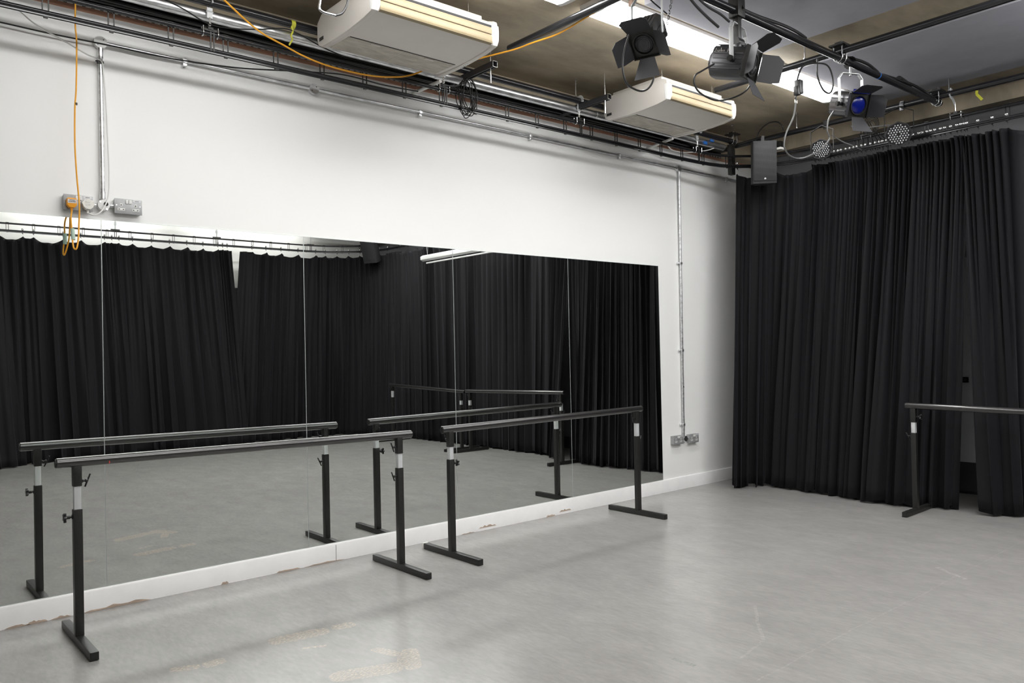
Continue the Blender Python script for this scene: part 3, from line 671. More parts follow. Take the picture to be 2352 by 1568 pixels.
# ------------------------------------------------------------------ conduits, boxes, sockets on the mirror wall
ZK = 3.150
hc = empty('metal_conduit', (4, -.02, ZK)); tag(hc, 'horizontal galvanised conduit running high along the mirror wall', 'conduit', 'galvanised wall conduits')
mb = MB().cyl((1.13, -.022, 3.16), (7.75, -.022, 3.140), .0105, 14); build('tube', mb, galv, hc, world=True)
for x in (1.59, 3.271, 4.358, 5.451, 7.121):
    z = 3.16-(x-1.13)*.003; build('saddle', MB().box((x, -.012, z-.006), (.018, .024, .052)).cyl((x, -.03, z-.022), (x, -.010, z-.022), .012, 12).cyl((x, -.036, z), (x, -.008, z), .015, 14), galv, hc, bevel=.002, world=True)
def rbox(name, x, z, r, label, mat_=galv, depth=.03, lid=True, group='round conduit boxes'):
    o = empty(name, (x, -.001, z)); tag(o, label, 'junction box', group)
    build('box', MB().cyl((x, -.001, z), (x, -depth, z), r, 28), mat_, o, bevel=.002, world=True)
    if lid:
        build('lid', MB().cyl((x, -depth, z), (x, -depth-.003, z), r*1.0, 28), mat_, o, world=True)
        for a in (.8, .8+math.pi): build('screw', MB().cyl((x+r*.62*math.cos(a), -depth-.003, z+r*.62*math.sin(a)), (x+r*.62*math.cos(a), -depth-.005, z+r*.62*math.sin(a)), .0035, 10), dark_al, o, world=True)
    return o
rbox('junction_box', 1.129, 3.160, .034, 'round lidded box at the top of the left vertical conduit', white_lamp)
rbox('junction_box', 2.424, 3.155, .034, 'round box in the high horizontal conduit, below the orange cable', galv)
rbox('junction_box', 6.316, 3.143, .030, 'round box at the top of the right vertical conduit', galv)
v1 = empty('metal_conduit', (1.13, -.02, 2.3)); tag(v1, 'vertical galvanised conduit at the left, dropping to the upper sockets', 'conduit', 'galvanised wall conduits')
build('tube', MB().cyl((1.129, -.022, 3.13), (1.129, -.022, 2.29), .0115, 14), galv, v1, world=True)
build('coupler', MB().cyl((1.129, -.022, 3.128), (1.129, -.022, 3.075), .0145, 14), galv, v1, world=True)
build('coupler', MB().cyl((1.129, -.022, 2.32), (1.129, -.022, 2.28), .0155, 14), galv, v1, world=True)
build('cable_tie', MB().box((1.126, -.030, 3.045), (.032, .022, .012)).box((1.108, -.03, 3.05), (.012, .01, .006)), black_pl, v1, world=True)
v2 = empty('metal_conduit', (6.29, -.02, .6)); tag(v2, 'vertical galvanised conduit at the right, dropping to the low corner sockets', 'conduit', 'galvanised wall conduits')
build('tube', MB().cyl((6.316, -.022, 3.12), (6.292, -.022, .51), .0115, 14), galv, v2, world=True)
for z in (2.207, 1.351, .626):
    x = 6.292+.024*(z-.51)/2.6; build('saddle', MB().box((x, -.010, z), (.05, .018, .016)).ball((x-.03, -.012, z), .014, 10).cyl((x, -.036, z), (x, -.008, z), .015, 14), galv, v2, bevel=.002, world=True)
build('tape_band', MB().cyl((6.298, -.022, .985), (6.298, -.022, 1.003), .0122, 14), black_pl, v2, world=True)

def make_socket():
    o = empty('power_socket', (0, 0, 0)); WM[o] = Matrix()      # local: x right, y out of wall is -y, z up, centre at face centre
    build('back_box', MB().box((0, -.019, 0), (.142, .038, .082)), grey_bx, o, bevel=.007)
    build('face_plate', MB().box((0, -.041, 0), (.146, .006, .086)), grey_bx, o, bevel=.004)
    for sx in (-1, 1):
        ins = build('outlet', MB().box((sx*.038, -.0446, .006), (.012, .002, .018)).box((sx*.038, -.0446, -.018), (.038, .002, .014)), white_pl, o, bevel=.0006)
        build('pin_slot', MB().box((sx*.038, -.0462, .006), (.004, .002, .009)).box((sx*.038-.011, -.0462, -.018), (.007, .002, .004)).box((sx*.038+.011, -.0462, -.018), (.007, .002, .004)), slot_m, ins)
        build('rocker_switch', MB().box((sx*.0085, -.0470, .026), (.014, .006, .022)), white_pl, o, bevel=.0015)
        build('screw', MB().cyl((sx*.062, -.044, .004), (sx*.062, -.0455, .004), .003, 10), steel, o)
    lb = build('label_strip', MB().box((.045, -.0446, .033), (.040, .0012, .012)), paper, o)
    build('print', MB().box((.045, -.0455, .033), (.022, .0006, .003)), dark_al, lb)
    return o
so = make_socket(); so.matrix_world = Matrix.Translation((1.257, 0, 2.2475)); WM[so] = so.matrix_world.copy()
tag(so, 'grey metal double socket with nothing plugged in, upper left of the wall', 'socket', 'metal-clad double sockets')
M_ = [('grey metal double socket holding the orange plug and the white plug', (1.003, 0, 2.243)), ('left one of the two low grey sockets in the corner', (6.184, 0, .487)), ('right one of the two low grey sockets in the corner', (6.431, 0, .482))]
for lb, loc in M_: c = copy_tree(so, loc); tag(c, lb, 'socket', 'metal-clad double sockets')
jb = rbox('junction_box', 1.131, 2.245, .031, 'round white open box between the two upper sockets', white_lamp, .04, lid=False)
build('open_entry', MB().cyl((1.142, -.040, 2.251), (1.142, -.0415, 2.251), .012, 16), slot_m, jb, world=True)
build('screw', MB().cyl((1.113, -.04, 2.262), (1.113, -.043, 2.262), .005, 10).cyl((1.146, -.04, 2.222), (1.146, -.043, 2.222), .005, 10), steel, jb, world=True)
build('stub', MB().cyl((1.165, -.022, 2.247), (1.195, -.022, 2.247), .011, 12).cyl((1.095, -.022, 2.243), (1.07, -.022, 2.243), .011, 12), galv, jb, world=True)
j2 = rbox('junction_box', 6.308, .487, .028, 'round grey box between the two low corner sockets', galv, .035)
build('stub', MB().cyl((6.25, -.02, .487), (6.37, -.02, .485), .010, 12), galv, j2, world=True)

# plugs
def plug(name, x, z, m, label, tw=1.0):
    o = empty(name, (x, -.047, z)); tag(o, label, 'plug', 'mains plugs')
    P = [(-.024, -.012), (-.024, .022), (-.018, .027), (.018, .027), (.024, .022), (.024, -.012), (.012, -.026), (-.012, -.026)]
    build('plug_body', MB().prism([(x+a*tw, z+b) for a, b in P], -.047, -.078, 'y'), m, o, bevel=.003, world=True)
    build('strain_relief', MB().cyl((x, -.062, z-.024), (x, -.062, z-.044), .007, 12, r2=.005), m, o, world=True)
    return o
p1 = plug('plug', .965, 2.235, orange_d, 'orange mains plug with a printed label')
build('plug_label', MB().box((.965, -.0785, 2.243), (.042, .001, .020)), paper, p1, world=True)
build('print', MB().box((.965, -.0793, 2.249), (.026, .0006, .003)), dark_al, p1, world=True)
tx = MB()
for i in range(8): tx.box((.950+i*.0043, -.0793, 2.241), (.0028, .0006, .005))
build('print', tx, slot_m, p1, world=True)
p2 = plug('plug', 1.044, 2.232, white_pl, 'white mains plug with a torn handwritten sticker')
st = [(.031*math.cos(a)*(1+.10*math.sin(5*a)), .026*math.sin(a)*(1+.10*math.cos(4*a))) for a in [2*math.pi*i/24 for i in range(24)]]
build('sticker', MB().prism([(1.045+a, 2.236+b) for a, b in st], -.0785, -.0795, 'y'), tape_w, p2, world=True)
def scribble(pts_, r, m, parent, name='handwriting'):
    mb = MB()
    for st_ in pts_: mb.tube(st_, r, 5)
    return build(name, mb, m, parent, world=True)
sx0, sz0 = 1.030, 2.244
sc = [[(0, .006), (0, -.004), (.005, -.003), (.006, .003), (0, .006)], [(.009, -.002), (.012, .001), (.009, .002), (.009, -.002)], [(.015, -.002), (.018, .001), (.015, .002), (.015, -.002)], [(.021, -.003), (.021, .002), (.024, .002)],
      [(.003, -.009), (.003, -.016), (.009, -.016)], [(.012, -.011), (.012, -.016)], [(.015, -.016), (.015, -.012), (.018, -.012), (.018, -.016)], [(.021, -.009), (.021, -.016), (.025, -.012)]]
scribble([[(sx0+a, -.080, sz0+b) for a, b in q] for q in sc], .0004, dark_al, p2)

# orange cable down from the tray, loop, and up to the plug
oc = [at(a, b, y=-.12) for a, b in ((174, -40), (173, 12), (173, 60), (176, 100), (175, 200), (172, 250), (172, 330), (176, 400), (182, 470), (181, 525))]+[at(180, 548, y=-.135), at(176, 570, y=-.15), at(170, 570, y=-.14), at(167, 556, y=-.12)]
cable('orange_cable', oc+[at(166, 535, y=-.10), at(163, 505, y=-.085), Vector((.965, -.063, 2.19))], .0042, orange, 'orange cable hanging down the wall and looping up to the orange plug')
cp = at(166.5, 538, y=-.10)
tag(build('cable_sleeve', MB().cyl((cp.x, cp.y, cp.z+.03), (cp.x+.002, cp.y-.01, cp.z-.03), .010, 14), clear_m), 'clear green sleeve on the orange cable below the plug', 'cable sleeve')
tag(build('cable_tie', MB().cyl(at(175, 236, y=-.12), at(175, 241, y=-.12), .0065, 12), black_pl), 'small black tie around the hanging orange cable', 'cable tie')
cable('white_cable', [Vector((1.044, -.062, 2.19)), Vector((1.075, -.075, 2.178)), Vector((1.115, -.07, 2.21)), Vector((1.150, -.05, 2.29)), Vector((1.162, -.03, 2.42)), Vector((1.158, -.03, 2.6)), Vector((1.152, -.03, 2.8)), Vector((1.140, -.036, 2.98)), Vector((1.126, -.045, 3.05)), at(200, 125, y=-.08), at(140, 90, y=-.14), at(80, 55, y=-.2), at(30, 12, y=-.27), at(-10, -20, y=-.28)], .0038, white_pl, 'white cable from the white plug, up the conduit and away along the wall')
cable('black_cable', [at(a, b, y=-.035) for a, b in ((-60, 40), (0, 51), (120, 78), (250, 104), (360, 128), (460, 145), (560, 157))]+[at(690, 164, y=-.12), at(790, 172, y=-.2), at(880, 195, y=-.27), at(960, 210, y=-.285)], .0045, black_rb, 'thin black cable slung along the wall above the high conduit')
cable('black_cable', [at(370, -5, y=-.34), at(420, 20, y=-.33), at(480, 55, y=-.32), at(540, 66, y=-.33), at(600, 67, y=-.34), at(655, 66, y=-.335), at(690, 80, y=-.33), at(740, 108, y=-.32), at(790, 130, y=-.3)], .004, black_rb, 'thin black cable crossing the silver duct under the yellow tape')
# long orange cable swagged beneath the larger unit
lo = [at(495, -20, y=-.5), at(515, 0, y=-.5), at(560, 42, y=-.46), at(600, 75, y=-.42), at(650, 103, y=-.36), at(700, 130, y=-.33), at(760, 153, y=-.32), at(840, 172, y=-.33), at(900, 177, y=-.34), at(945, 172, y=-.335), at(1000, 152, y=-.33), at(1060, 142, y=-.33), Vector((3.20, -.40, 3.31)), Vector((3.27, -.62, 3.35)), Vector((yl-.05, -.9, ZY-.05))]
lo += [Vector((yl-.02, -1.05, ZY-.045)), Vector((yl+.03, -1.25, ZY-.035)), Vector((yl+.035, -1.5, ZY-.01)), Vector((yl+.03, -1.75, ZY+.01)), Vector((yl+.03, -2.3, ZY+.02)), Vector((yl+.03, -4, ZY+.02))]
cable('orange_cable', lo, .0055, orange, 'long orange cable swagged under the larger unit and along the cross bar')
def ytape(px, py, y, label, dx=(0, 3, -2, 2, -6), dy=(0, 12, 22, 30, 44)):
    P = [at(px+a, py+b, y=y) for a, b in zip(dx, dy)]
    o = empty('yellow_tape', P[0]); tag(o, label, 'tape', 'yellow tape ties')
    mb = MB()
    for i in range(len(P)-1): mb.bar(P[i], P[i+1], .010, .003, up=(0, 1, 0))
    build('tape_tail', mb, yel_m, o, world=True)
    return o
y1 = ytape(670, 60, -.335, 'yellow tape tied round the black bar at top left')
xq = at(671, 52, y=-.3).x; build('tape_wrap', MB().cyl((xq-.012, -.30, 3.427), (xq+.014, -.30, 3.427), .0262, 20), yel_m, y1, world=True)
yy2 = at(2248, 215, x=7.0); y2 = empty('yellow_tape', yy2); tag(y2, 'yellow tape tied round the far right black bar', 'tape', 'yellow tape ties')
P = [at(a, b, x=6.975) for a, b in ((2244, 208), (2243, 216), (2249, 222), (2256, 229))]
mb = MB(); [mb.bar(P[i], P[i+1], .02, .004, up=(1, 0, 0)) for i in range(3)]; build('tape_tail', mb, yel_m, y2, world=True)

# black cable coil on the track between the units
cc = at(1075, 225, y=-.30); co = empty('cable_coil', cc); tag(co, 'messy coil of thin black cable hanging on the track right of the larger unit', 'cable coil')
rc = random.Random(4)
for k in range(7):
    w_ = .055+.008*rc.random(); h_ = .12+.03*rc.random(); ox = rc.uniform(-.012, .012); dy = -.02+.014*k-.04
    top = at(1085, 180, y=-.30).z
    P = []
    for i in range(25):
        a = 2*math.pi*i/24; P.append((cc.x-.02+ox+w_*math.sin(a), -.30+dy+.01*math.sin(3*a+k), cc.z-.0+h_*math.cos(a)*(1.0 if math.cos(a) < 0 else .95)))
    build('cable_loop', MB().tube(smooth_pts(P, 3), .0033, 6), black_rb, co, world=True)
build('cable_tail', MB().tube(smooth_pts([(cc.x-.02, -.32, cc.z+.11), (cc.x-.12, -.31, cc.z+.06), (cc.x-.25, -.30, cc.z+.045)]), .006, 6), black_rb, co, world=True)
# condensate pipes under the units
for k, (pa, pb, lb) in enumerate((((1012, 186), (955, 212), 'white drain pipe behind the larger unit'), ((1545, 318), (1490, 340), 'white drain pipe behind the smaller unit'))):
    a = at(*pa, y=-.37); b = at(*pb, y=-.05)
    tag(build('drain_pipe', MB().tube(smooth_pts([a, (a+b)/2, b, b+Vector((-.005, .035, -.01))], 6), .0125, 12).cyl(b-(b-a).normalized()*.02, b+(b-a).normalized()*.02, .017, 12), white_pl), lb, 'pipe', 'white drain pipes')
cable('white_cable', [at(1530, 330, y=-.16), at(1545, 345, y=-.16), at(1575, 350, y=-.16), at(1600, 348, y=-.17), at(1625, 345, y=-.22), at(1640, 340, y=-.27)], .005, white_pl, 'short white cable looping down right of the smaller unit')
tag(build('blue_tie', MB().box(at(1620, 328, y=-.28), (.05, .01, .03)).box(at(1635, 323, y=-.28), (.05, .01, .02)), blue_m), 'blue tag tied to the duct right of the smaller unit', 'tag')
# ------------------------------------------------------------------ stage lanterns
def lantern(loc, pan, tilt, zhook, label, s=1.0, gel=None, doors=(.9, .9, .9, .9), body_m=None, rot=0, writing=False, hookx=0):
    body_m = body_m or dark_al; loc = Vector(loc)
    o = empty('stage_lantern', loc); tag(o, label, 'stage light', 'fresnel lanterns on the bars')
    B = Matrix.Translation(loc) @ Matrix.Rotation(pan, 4, 'Z') @ Matrix.Rotation(tilt, 4, 'Y') @ Matrix.Scale(s, 4)   # +x = beam
    Yk = Matrix.Translation(loc) @ Matrix.Rotation(pan, 4, 'Z') @ Matrix.Scale(s, 4)
    # ribbed body with rounded section
    sec = [(.085*math.copysign(abs(math.cos(a))**.55, math.cos(a)), .095*math.copysign(abs(math.sin(a))**.6, math.sin(a))) for a in [2*math.pi*(i+.5)/20 for i in range(20)]]
    bd = build('housing', MB().prism(sec, -.15, .07, 'x', B), body_m, o, bevel=.003, world=True)
    ribs = MB()
    for i in range(5): ribs.box((-.04, 0, .096-.0), (.19, .012, .006), B @ Matrix.Translation((0, -.05+.025*i, 0)))
    for z in (-.05, -.02, .01, .04):
        for sy in (-1, 1): ribs.box((-.04, sy*.085, z), (.19, .008, .008), B)
    build('cooling_fin', ribs, body_m, bd, world=True)
    build('rear_cap', MB().lathe([(0, .075), (.02, .07), (.032, .05)], (-.15, 0, 0), (-.25, 0, 0), 20, B), body_m, o, world=True)
    build('front_frame', MB().box((.075, 0, 0), (.012, .18, .19), B), black_pc, o, bevel=.002, world=True)
    build('colour_runner', MB().box((.086, .088, 0), (.02, .006, .18), B).box((.086, -.088, 0), (.02, .006, .18), B).box((.086, 0, -.09), (.02, .18, .006), B), black_pc, o, world=True)
    build('lens_ring', MB().lathe([(0, .070), (.014, .074), (.014, .066), (0, .062)], (.079, 0, 0), (.2, 0, 0), 32, B), black_pc, o, world=True)
    ln = MB().lathe([(0, .064), (.008, .055), (.013, .04), (.016, .02), (.017, .002)], (.080, 0, 0), (.2, 0, 0), 32, B)
    l = build('lens', ln, gel_m if gel else glass_d, o, world=True)
    if gel: l['label'] = 'deep blue gel over the lens'; build('gel_frame', MB().box((.09, 0, .10), (.004, .15, .03), B), gel_m, o, world=True)
    else:
        rg = MB()
        for r in (.022, .036, .050): rg.lathe([(0, r), (.003, r+.002), (0, r+.004)], (.094-.25*r*.25, 0, 0), (.2, 0, 0), 28, B)
        build('lens_ridge', rg, glass_d, l, world=True)
    # barndoors: top, bottom, left, right
    hw, L1 = .082, .135
    for i, (ax, an) in enumerate(zip(('t', 'b', 'l', 'r'), doors)):
        if an is None: continue
        c, sn = math.cos(an), math.sin(an)
        if ax in 'tb':
            sg = 1 if ax == 't' else -1; h = Vector((.098, 0, sg*.09))
            P = [h+Vector((0, -hw, 0)), h+Vector((0, hw, 0)), h+Vector((c*L1*.8, hw*1.15, sg*sn*L1*.8)), h+Vector((c*L1, hw*.8, sg*sn*L1)), h+Vector((c*L1, -hw*.8, sg*sn*L1)), h+Vector((c*L1*.8, -hw*1.15, sg*sn*L1*.8))]
            if i == 1: P = [h+Vector((0, -hw*.62, 0)), h+Vector((0, hw*.62, 0)), h+Vector((c*L1, hw*1.1, sg*sn*L1)), h+Vector((c*L1, -hw*1.1, sg*sn*L1))]
        else:
            sg = 1 if ax == 'l' else -1; h = Vector((.098, sg*.09, 0))
            P = [h+Vector((0, 0, -hw)), h+Vector((0, 0, hw)), h+Vector((c*L1*.7, sg*sn*L1*.7, hw*1.05)), h+Vector((c*L1, sg*sn*L1, hw*.7)), h+Vector((c*L1, sg*sn*L1, -hw*.85)), h+Vector((c*L1*.6, sg*sn*L1*.6, -hw*1.0))]
        build('barndoor', MB().plate(P, .0022, B), door_al, o, smooth=False, world=True)
    # yoke
    yw = .105; top = (zhook-loc.z)/s-.085
    yk = MB()
    pts_ = [(0, -yw, -.005), (0, -yw, top-.04), (0, -yw+.03, top), (0, yw-.03, top), (0, yw, top-.04), (0, yw, -.005)]
    for a, b in zip(pts_, pts_[1:]): yk.bar(a, b, .006, .026, up=(1, 0, 0), M=Yk) if abs(a[1]-b[1]) < .02 else yk.bar(a, b, .026, .006, up=(0, 0, 1), M=Yk)
    build('yoke', yk, alu, o, bevel=.001, world=True)
    for sy in (-1, 1): build('yoke_knob', MB().cyl((0, sy*(yw-.02), 0), (0, sy*(yw+.03), 0), .014, 12, Yk).cyl((0, sy*(yw+.012), -.0), (0, sy*(yw+.028), 0), .02, 6, Yk), black_pl, o, world=True)
    hk_ = MB(); cx, cy = loc.x, loc.y; zt = loc.z+top*s
    hk_.cyl((cx, cy, zt-.015), (cx, cy, zhook-.03), .007, 10)
    build('hook_bolt', hk_, steel, o, world=True)
    # hook over the bar
    hk2 = MB(); ar = []
    for i in range(12):
        a = math.radians(-80+i*23); ar.append((math.cos(a)*.031, math.sin(a)*.031))
    q = [(cx, cy+a, zhook+b) if hookx == 0 else (cx+a, cy, zhook+b) for a, b in ar]
    for a, b in zip(q, q[1:]): hk2.bar(a, b, .03, .006, up=(1, 0, 0) if hookx == 0 else (0, 1, 0))
    build('hook_clamp', hk2, black_pc, o, world=True)
    if writing:
        wr = [[(0, .01), (0, -.004), (-.006, -.006)], [(.008, .002), (.010, -.004), (.015, -.004), (.016, .003)], [(.021, .012), (.022, -.004)], [(.027, .002), (.027, -.004)], [(.031, .0), (.036, .003), (.036, -.004), (.031, -.003), (.036, -.001)], [(.05, -.006), (.05, .01), (.058, .01)], [(.05, .003), (.056, .003)], [(.063, -.006), (.063, .012)], [(.069, .005), (.063, .0), (.070, -.006)]]
        mb = MB()
        for w2 in wr: mb.tube([B @ Vector((-.125+a*1.6, -.0905, .052+b*1.3)) for a, b in w2], .0011, 5)
        build('handwriting', mb, tape_w, o, world=True)['label'] = 'pale handwriting'
    return o
ff = math.radians
p = at(1487, 88, x=yl)
lantern((p.x+.0, p.y, p.z-.0), ff(-163), ff(43), ZY, 'black stage lantern facing the camera, barndoors open like a cross', s=.86, doors=(1.0, .75, .85, .6), body_m=mat('black_lantern_paint', (.03, .03, .032), .45), hookx=1)
p = at(1697, 146, y=XB)
lantern((p.x, p.y, p.z), ff(-80), ff(16), ZX, 'grey stage lantern with pale handwriting on its side', s=.98, doors=(.62, .9, .5, .8), writing=True)
p = at(1955, 240, y=XB)
lantern((p.x, p.y, p.z), ff(-114), ff(20), ZX, 'stage lantern with a deep blue lens, nearest the curtains', s=.92, gel=True, doors=(.45, .8, .35, .8))

# motor clamp and box above the second lantern
p = at(1692, 22, y=XB); bx = empty('bar_bracket', (p.x, XB, ZX)); tag(bx, 'chunky black bracket on the lighting bar above the lantern with handwriting', 'bracket')
build('bracket_body', MB().box((p.x, XB, ZX+.02), (.075, .07, .12)).box((p.x, XB, ZX-.10), (.035, .04, .14)), black_pc, bx, bevel=.006, world=True)
build('pivot', MB().cyl((p.x-.03, XB, ZX-.19), (p.x+.03, XB, ZX-.19), .032, 20), black_pl, bx, world=True)
build('swivel_disc', MB().cyl((p.x-.01, XB-.02, ZX-.235), (p.x-.01, XB-.02, ZX-.21), .04, 24), dark_al, bx, bevel=.003, world=True)

# lantern cables
def cab(pts_, y, r, label, m=black_rb): return cable('lantern_cable', [at(a, b, y=y) for a, b in pts_], r, m, label, group='cables of the stage lanterns')
l1y = at(1487, 88, x=yl).y
cab([(1445, 80), (1437, 105), (1431, 135), (1431, 165), (1440, 192), (1458, 205), (1475, 209), (1490, 202), (1500, 185), (1502, 165)], l1y, .0055, 'loop of cable hanging below the lantern that faces the camera')
cab([(1640, 147), (1612, 163), (1598, 172), (1594, 188), (1602, 207), (1620, 221), (1650, 231), (1690, 222), (1715, 207), (1727, 187)], XB, .005, 'loop of cable hanging below the lantern with handwriting')
cab([(1580, -10), (1600, 15), (1625, 40), (1650, 62)], XB, .008, 'straight cable coming down to the lantern with handwriting')
cab([(1595, -12), (1625, 15), (1655, 33), (1675, 50)], XB, .007, 'cable bending under the lighting bar to the bracket')
cab([(1480, -15), (1500, 5), (1520, 22), (1532, 32)], l1y+.05, .004, 'thin safety cable running to the back of the camera-facing lantern')
cab([(1915, 255), (1903, 275), (1900, 300), (1905, 318), (1893, 335), (1870, 352), (1840, 364), (1815, 358), (1802, 340), (1802, 320), (1808, 300), (1822, 270), (1828, 235)], XB+.02, .005, 'grey cable from the connector block down and back to the blue lantern', mat('grey_cable', (.10, .10, .10), .35))
cab([(1830, 190), (1835, 170), (1845, 152), (1870, 145), (1900, 150), (1912, 175), (1913, 200), (1905, 214), (1890, 205), (1878, 175), (1877, 135)], XB+.03, .006, 'black loop of cable right of the connector block')
p = at(1835, 200, y=XB+.02); cb = empty('cable_connector', p); tag(cb, 'black in-line connector block hanging in front of the batten light', 'connector')
build('connector_body', MB().box(p, (.045, .04, .09)).box(p+Vector((-.025, 0, -.03)), (.03, .035, .06)), black_pl, cb, bevel=.004, world=True)
tg_ = at(1828, 233, y=XB+.02); build('tape_flag', MB().box(tg_, (.035, .003, .02)), tape_w, cb, world=True)['label'] = 'white tape flag'
cable('cable_tail', [p+Vector((-.02, 0, -.05)), tg_+Vector((0, 0, .03)), tg_], .005, black_rb, '', parent=cb)
# shackle chain beside lantern 1
sh = at(1535, 40, y=l1y+.04); sc_ = empty('safety_chain', sh); tag(sc_, 'small safety chain with carabiner behind the camera-facing lantern', 'chain')
for i in range(6):
    c = at(1544-i*2.2, -8+i*12, y=l1y+.06); r1, r2 = .006, .013
    P = [(c.x+(r1*math.cos(a) if i % 2 else 0), c.y+(0 if i % 2 else r1*math.cos(a)), c.z+r2*math.sin(a)) for a in [2*math.pi*j/12 for j in range(13)]]
    build('chain_link', MB().tube(P, .0024, 6), dark_al, sc_, world=True)
tag(build('rig_clamp', MB().box(at(1451, 8, y=l1y+.3), (.03, .03, .035)), mat('pinkish_plastic', (.55, .38, .3), .5), bevel=.003), 'small pinkish block on the rod above the camera-facing lantern', 'clamp')

# LED lamps
def led(loc, look, r, hook, label):
    loc = Vector(loc); d = Vector(look).normalized(); o = empty('led_lamp', loc); tag(o, label, 'stage light', 'LED par lamps over the right curtains')
    B = Matrix.Translation(loc) @ d.to_track_quat('X', 'Z').to_matrix().to_4x4(); rl = r*.80
    build('can', MB().lathe([(-.16, r*.45), (-.15, r*.62), (-.10, r*.80), (-.03, r*1.02), (0, r*1.08), (.012, r*1.08), (.012, r*.99), (0.0, r*.98)], (0, 0, 0), (1, 0, 0), 8, B), door_al, o, bevel=.002, world=True)
    build('face_plate', MB().cyl((.0, 0, 0), (.004, 0, 0), r*1.0, 28, B), black_pl, o, world=True)
    mb = MB(); st_ = rl*2/7.4
    for i in range(-4, 5):
        for j in range(-4, 5):
            y = (i+.5*(j % 2))*st_; z = j*st_*.866
            if math.hypot(y, z) < rl*.98 and math.hypot(y, z) > st_*.6: mb.lathe([(0, st_*.38), (.005, st_*.32), (.008, .0012)], (.003, y, z), (1, y, z), 8, B)
    build('led_array', mb, led_m, o, world=True)
    Y = Matrix.Translation(loc) @ Matrix.Rotation(math.atan2(d.y, d.x), 4, 'Z')
    h = hook-loc.z-.03; a_ = [(-.05, -r*1.12, 0), (-.05, -r*1.12, h-.05), (-.05, 0, h), (-.05, r*1.12, h-.05), (-.05, r*1.12, 0)]
    yk = MB(); [yk.bar(p_, q_, .005, .018, up=(1, 0, 0), M=Y) for p_, q_ in zip(a_, a_[1:])]
    build('yoke', yk, black_pc, o, world=True)
    tp = Y @ Vector((-.05, 0, h)); hkp = Vector((7.0, tp.y, hook))
    build('hook_clamp', MB().bar(tp, hkp+Vector((-.03, 0, -.02)), .03, .006).box(hkp+Vector((-.028, 0, -.015)), (.012, .034, .07)).box(hkp+Vector((0, 0, .028)), (.05, .034, .008)), dark_al, o, bevel=.001, world=True)
    return o
pL = at(1886, 343, x=6.86); led(pL, (-.86, -.26, -.42), .088, ZY-.01, 'black LED lamp with a disc of clear lenses, nearer the speaker')
pR = at(2064, 308, x=6.86); led(pR, (-.86, -.28, -.42), .100, ZY-.01, 'black LED lamp with a disc of clear lenses, right of the blue lantern')
# cables bundled behind the LEDs
rc = random.Random(9); bn = empty('cable_bundle', at(1985, 300, x=7.03)); tag(bn, 'thin black cables fanning down behind the curtain track between the LED lamps', 'cable bundle')
for k in range(7):
    P = [at(1975+4*k, 278, x=7.02), at(1978+6*k, 300, x=7.04), at(1972+11*k, 325, x=7.16), at(1968+12*k, 345, x=7.18)]
    build('cable_strand', MB().tube(smooth_pts(P, 5), .0035, 6), black_rb, bn, world=True)
for k in range(4):
    c = at(2000, 288, x=7.0); r_ = .045+.012*k; P = [(c.x, c.y+r_*.9*math.cos(a), c.z+r_*math.sin(a)) for a in [2*math.pi*j/20 for j in range(21)]]
    build('cable_loop', MB().tube(P, .003, 6), black_rb, bn, world=True)
cable('grey_cable', [at(1910, 310, x=7.0), at(1935, 325, x=7.02), at(1955, 333, x=7.04), at(1980, 345, x=7.1)], .005, MATS['grey_cable'], 'short grey cable dropping to the track right of the nearer LED lamp')
cable('grey_cable', [at(1955, 290, x=7.0), at(1985, 293, x=6.98), at(2010, 291, x=6.98), at(2045, 287, x=7.0)], .006, MATS['grey_cable'], 'grey cable lying along the bar up to the farther LED lamp')

# ------------------------------------------------------------------ speakers
def speaker(loc, look, tilt, label, hook=None, s=1.0, wall=False):
    loc = Vector(loc); an = math.atan2(look[1], look[0]); o = empty('speaker', loc); tag(o, label, 'speaker', 'black wall speakers')
    B = Matrix.Translation(loc) @ Matrix.Rotation(an, 4, 'Z') @ Matrix.Rotation(tilt, 4, 'Y') @ Matrix.Scale(s, 4)   # +x = front
    w2, h2 = .11, .2
    build('cabinet', MB().prism([(0.0, -w2), (0.0, w2), (-.10, w2), (-.2, w2*.55), (-.2, -w2*.55), (-.10, -w2)], -h2, h2, 'z', B), black_box, o, bevel=.004, world=True)
    build('grille', MB().box((.004, 0, .008), (.008, 2*w2-.012, 2*h2-.035), B), spk_m, o, bevel=.002, world=True)
    build('badge', MB().cyl((.008, -.0, -h2+.045), (.011, 0, -h2+.045), .009, 14, B), steel, o, world=True)
    br = MB().bar((-.1, 0, h2), (-.1, 0, h2+.06), .03, .008, M=B).box((-.1, 0, h2+.006), (.05, .08, .008), B)
    if hook: br.bar(B @ Vector((-.1, 0, h2+.05)), hook, .03, .01)
    build('bracket', br, black_pc, o, world=True)
    return o
pS = at(1757, 372, x=6.70)
speaker(pS, (-.72, -.70), ff(6), 'small black speaker with perforated grille in the corner above the curtains', hook=(6.86, -.34, 3.40))
speaker((6.72, -6.72, 3.12), (-.86, .40), ff(18), 'black speaker in the far corner, seen at the top of the third mirror', hook=(6.98, -6.95, 3.42), s=1.15)
cable('black_cable', [at(1735, 325, x=6.9), at(1745, 300, x=6.9), at(1765, 283, x=6.9), at(1785, 280, x=6.9), at(1797, 290, x=6.9), at(1799, 300, x=6.92)], .006, black_rb, 'black cable arching over the corner speaker')
wc = at(1790, 338, x=6.85); wo = empty('wall_bracket', wc); tag(wo, 'white tape collar on a black fitting right of the corner speaker', 'bracket')
build('fitting', MB().box(wc+Vector((0, 0, .025)), (.06, .06, .06)), black_pl, wo, bevel=.008, world=True)
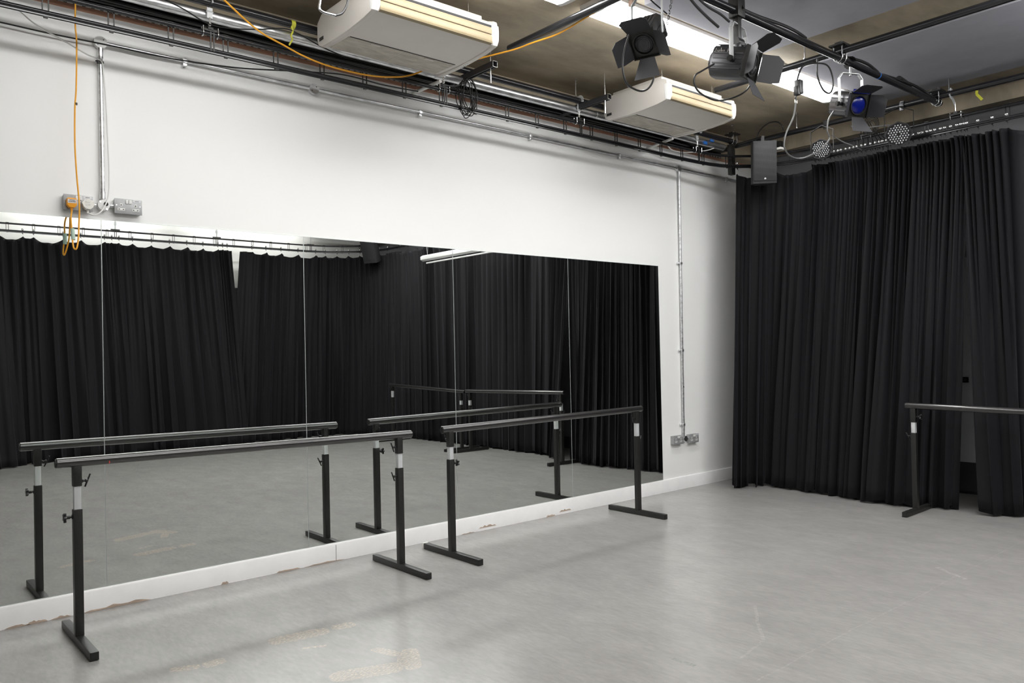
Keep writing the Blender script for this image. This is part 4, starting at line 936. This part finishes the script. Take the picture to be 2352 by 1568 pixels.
build('collar', MB().box(wc+Vector((0, 0, -.018)), (.075, .075, .022)), tape_w, wo, bevel=.004, world=True)
# thick black drop of cable at the corner
tag(build('corner_trunking', MB().box((6.80, -.30, 3.24), (.06, .05, .30)), black_pc, bevel=.004), 'black vertical trunking in the corner left of the speaker', 'trunking')

# ------------------------------------------------------------------ roll-down screen casing, seen only in the mirror
ps = atm(970, 594, x=6.5); sy0 = ps.y
scn = empty('projection_screen', (6.5, sy0+.8, ps.z)); tag(scn, 'white screen casing hung on wires, reflected at the top of the fourth mirror', 'screen')
hexs = [(6.5+.05*math.cos(a), ps.z+.045*math.sin(a)) for a in [math.pi/6+math.pi*i/3 for i in range(6)]]
build('casing', MB().prism(hexs, sy0, -3.05, 'y'), white_lamp, scn, bevel=.003, world=True)
build('weight_bar', MB().cyl((6.5, sy0+.10, ps.z-.075), (6.5, -3.1, ps.z-.075), .012, 12), white_lamp, scn, world=True)
for yy in (sy0+.12, -3.2): build('hanging_wire', MB().cyl((6.5, yy, ps.z+.04), (6.5, yy-.10, ZC), .003, 6).cyl((6.5, yy, ps.z+.04), (6.5, yy+.12, ZC), .003, 6), galv, scn, world=True)

hl = [at(a, b, y=-1.16) for a, b in ((735, -60), (735, 0), (733, 18), (742, 28), (770, 36), (786, 30), (797, 10), (802, -20), (806, -60))]
ho = empty('lantern_yoke', hl[4]); tag(ho, 'bright steel yoke loop dipping in at the top edge before the larger unit', 'yoke')
build('steel_loop', MB().tube(smooth_pts(hl[:5], 5), .0065, 8), steel, ho, world=True); build('rubber_cable', MB().tube(smooth_pts(hl[4:], 5), .006, 8), black_rb, ho, world=True)
tp_ = hl[0]; build('top_bar', MB().bar((tp_.x, tp_.y, tp_.z), (tp_.x, tp_.y, ZC), .03, .006, up=(1, 0, 0)), steel, ho, world=True)
for (px, py), lb in (((1137, 147), 'black strut channel end with its rod, right of the larger unit'), ((1400, 222), 'black strut channel end with its rod, left of the smaller unit')):
    p = at(px, py, y=-.62); so_ = empty('strut_channel', p); tag(so_, lb, 'strut', 'strut channels under the slab')
    mb = MB()
    for a, b in (((-.019, 0), (.003, .038)), ((.019, 0), (.003, .038)), ((0, .019), (.041, .003)), ((-.013, -.019), (.012, .003)), ((.013, -.019), (.012, .003))): mb.box((p.x+a[0], -.34, p.z+a[1]), (b[0], .56, b[1]))
    build('channel', mb, door_al, so_, world=True)
    build('rim', MB().bar((p.x-.02, p.y-.001, p.z+.02), (p.x+.02, p.y-.001, p.z+.02), .003, .003).bar((p.x-.02, p.y-.001, p.z-.02), (p.x+.02, p.y-.001, p.z-.02), .003, .003).bar((p.x-.02, p.y-.001, p.z-.02), (p.x-.02, p.y-.001, p.z+.02), .003, .003).bar((p.x+.02, p.y-.001, p.z-.02), (p.x+.02, p.y-.001, p.z+.02), .003, .003), steel, so_, world=True)
    build('rod', MB().cyl((p.x, p.y+.05, p.z-.12), (p.x, p.y+.05, ZC), .005, 8), steel, so_, world=True)
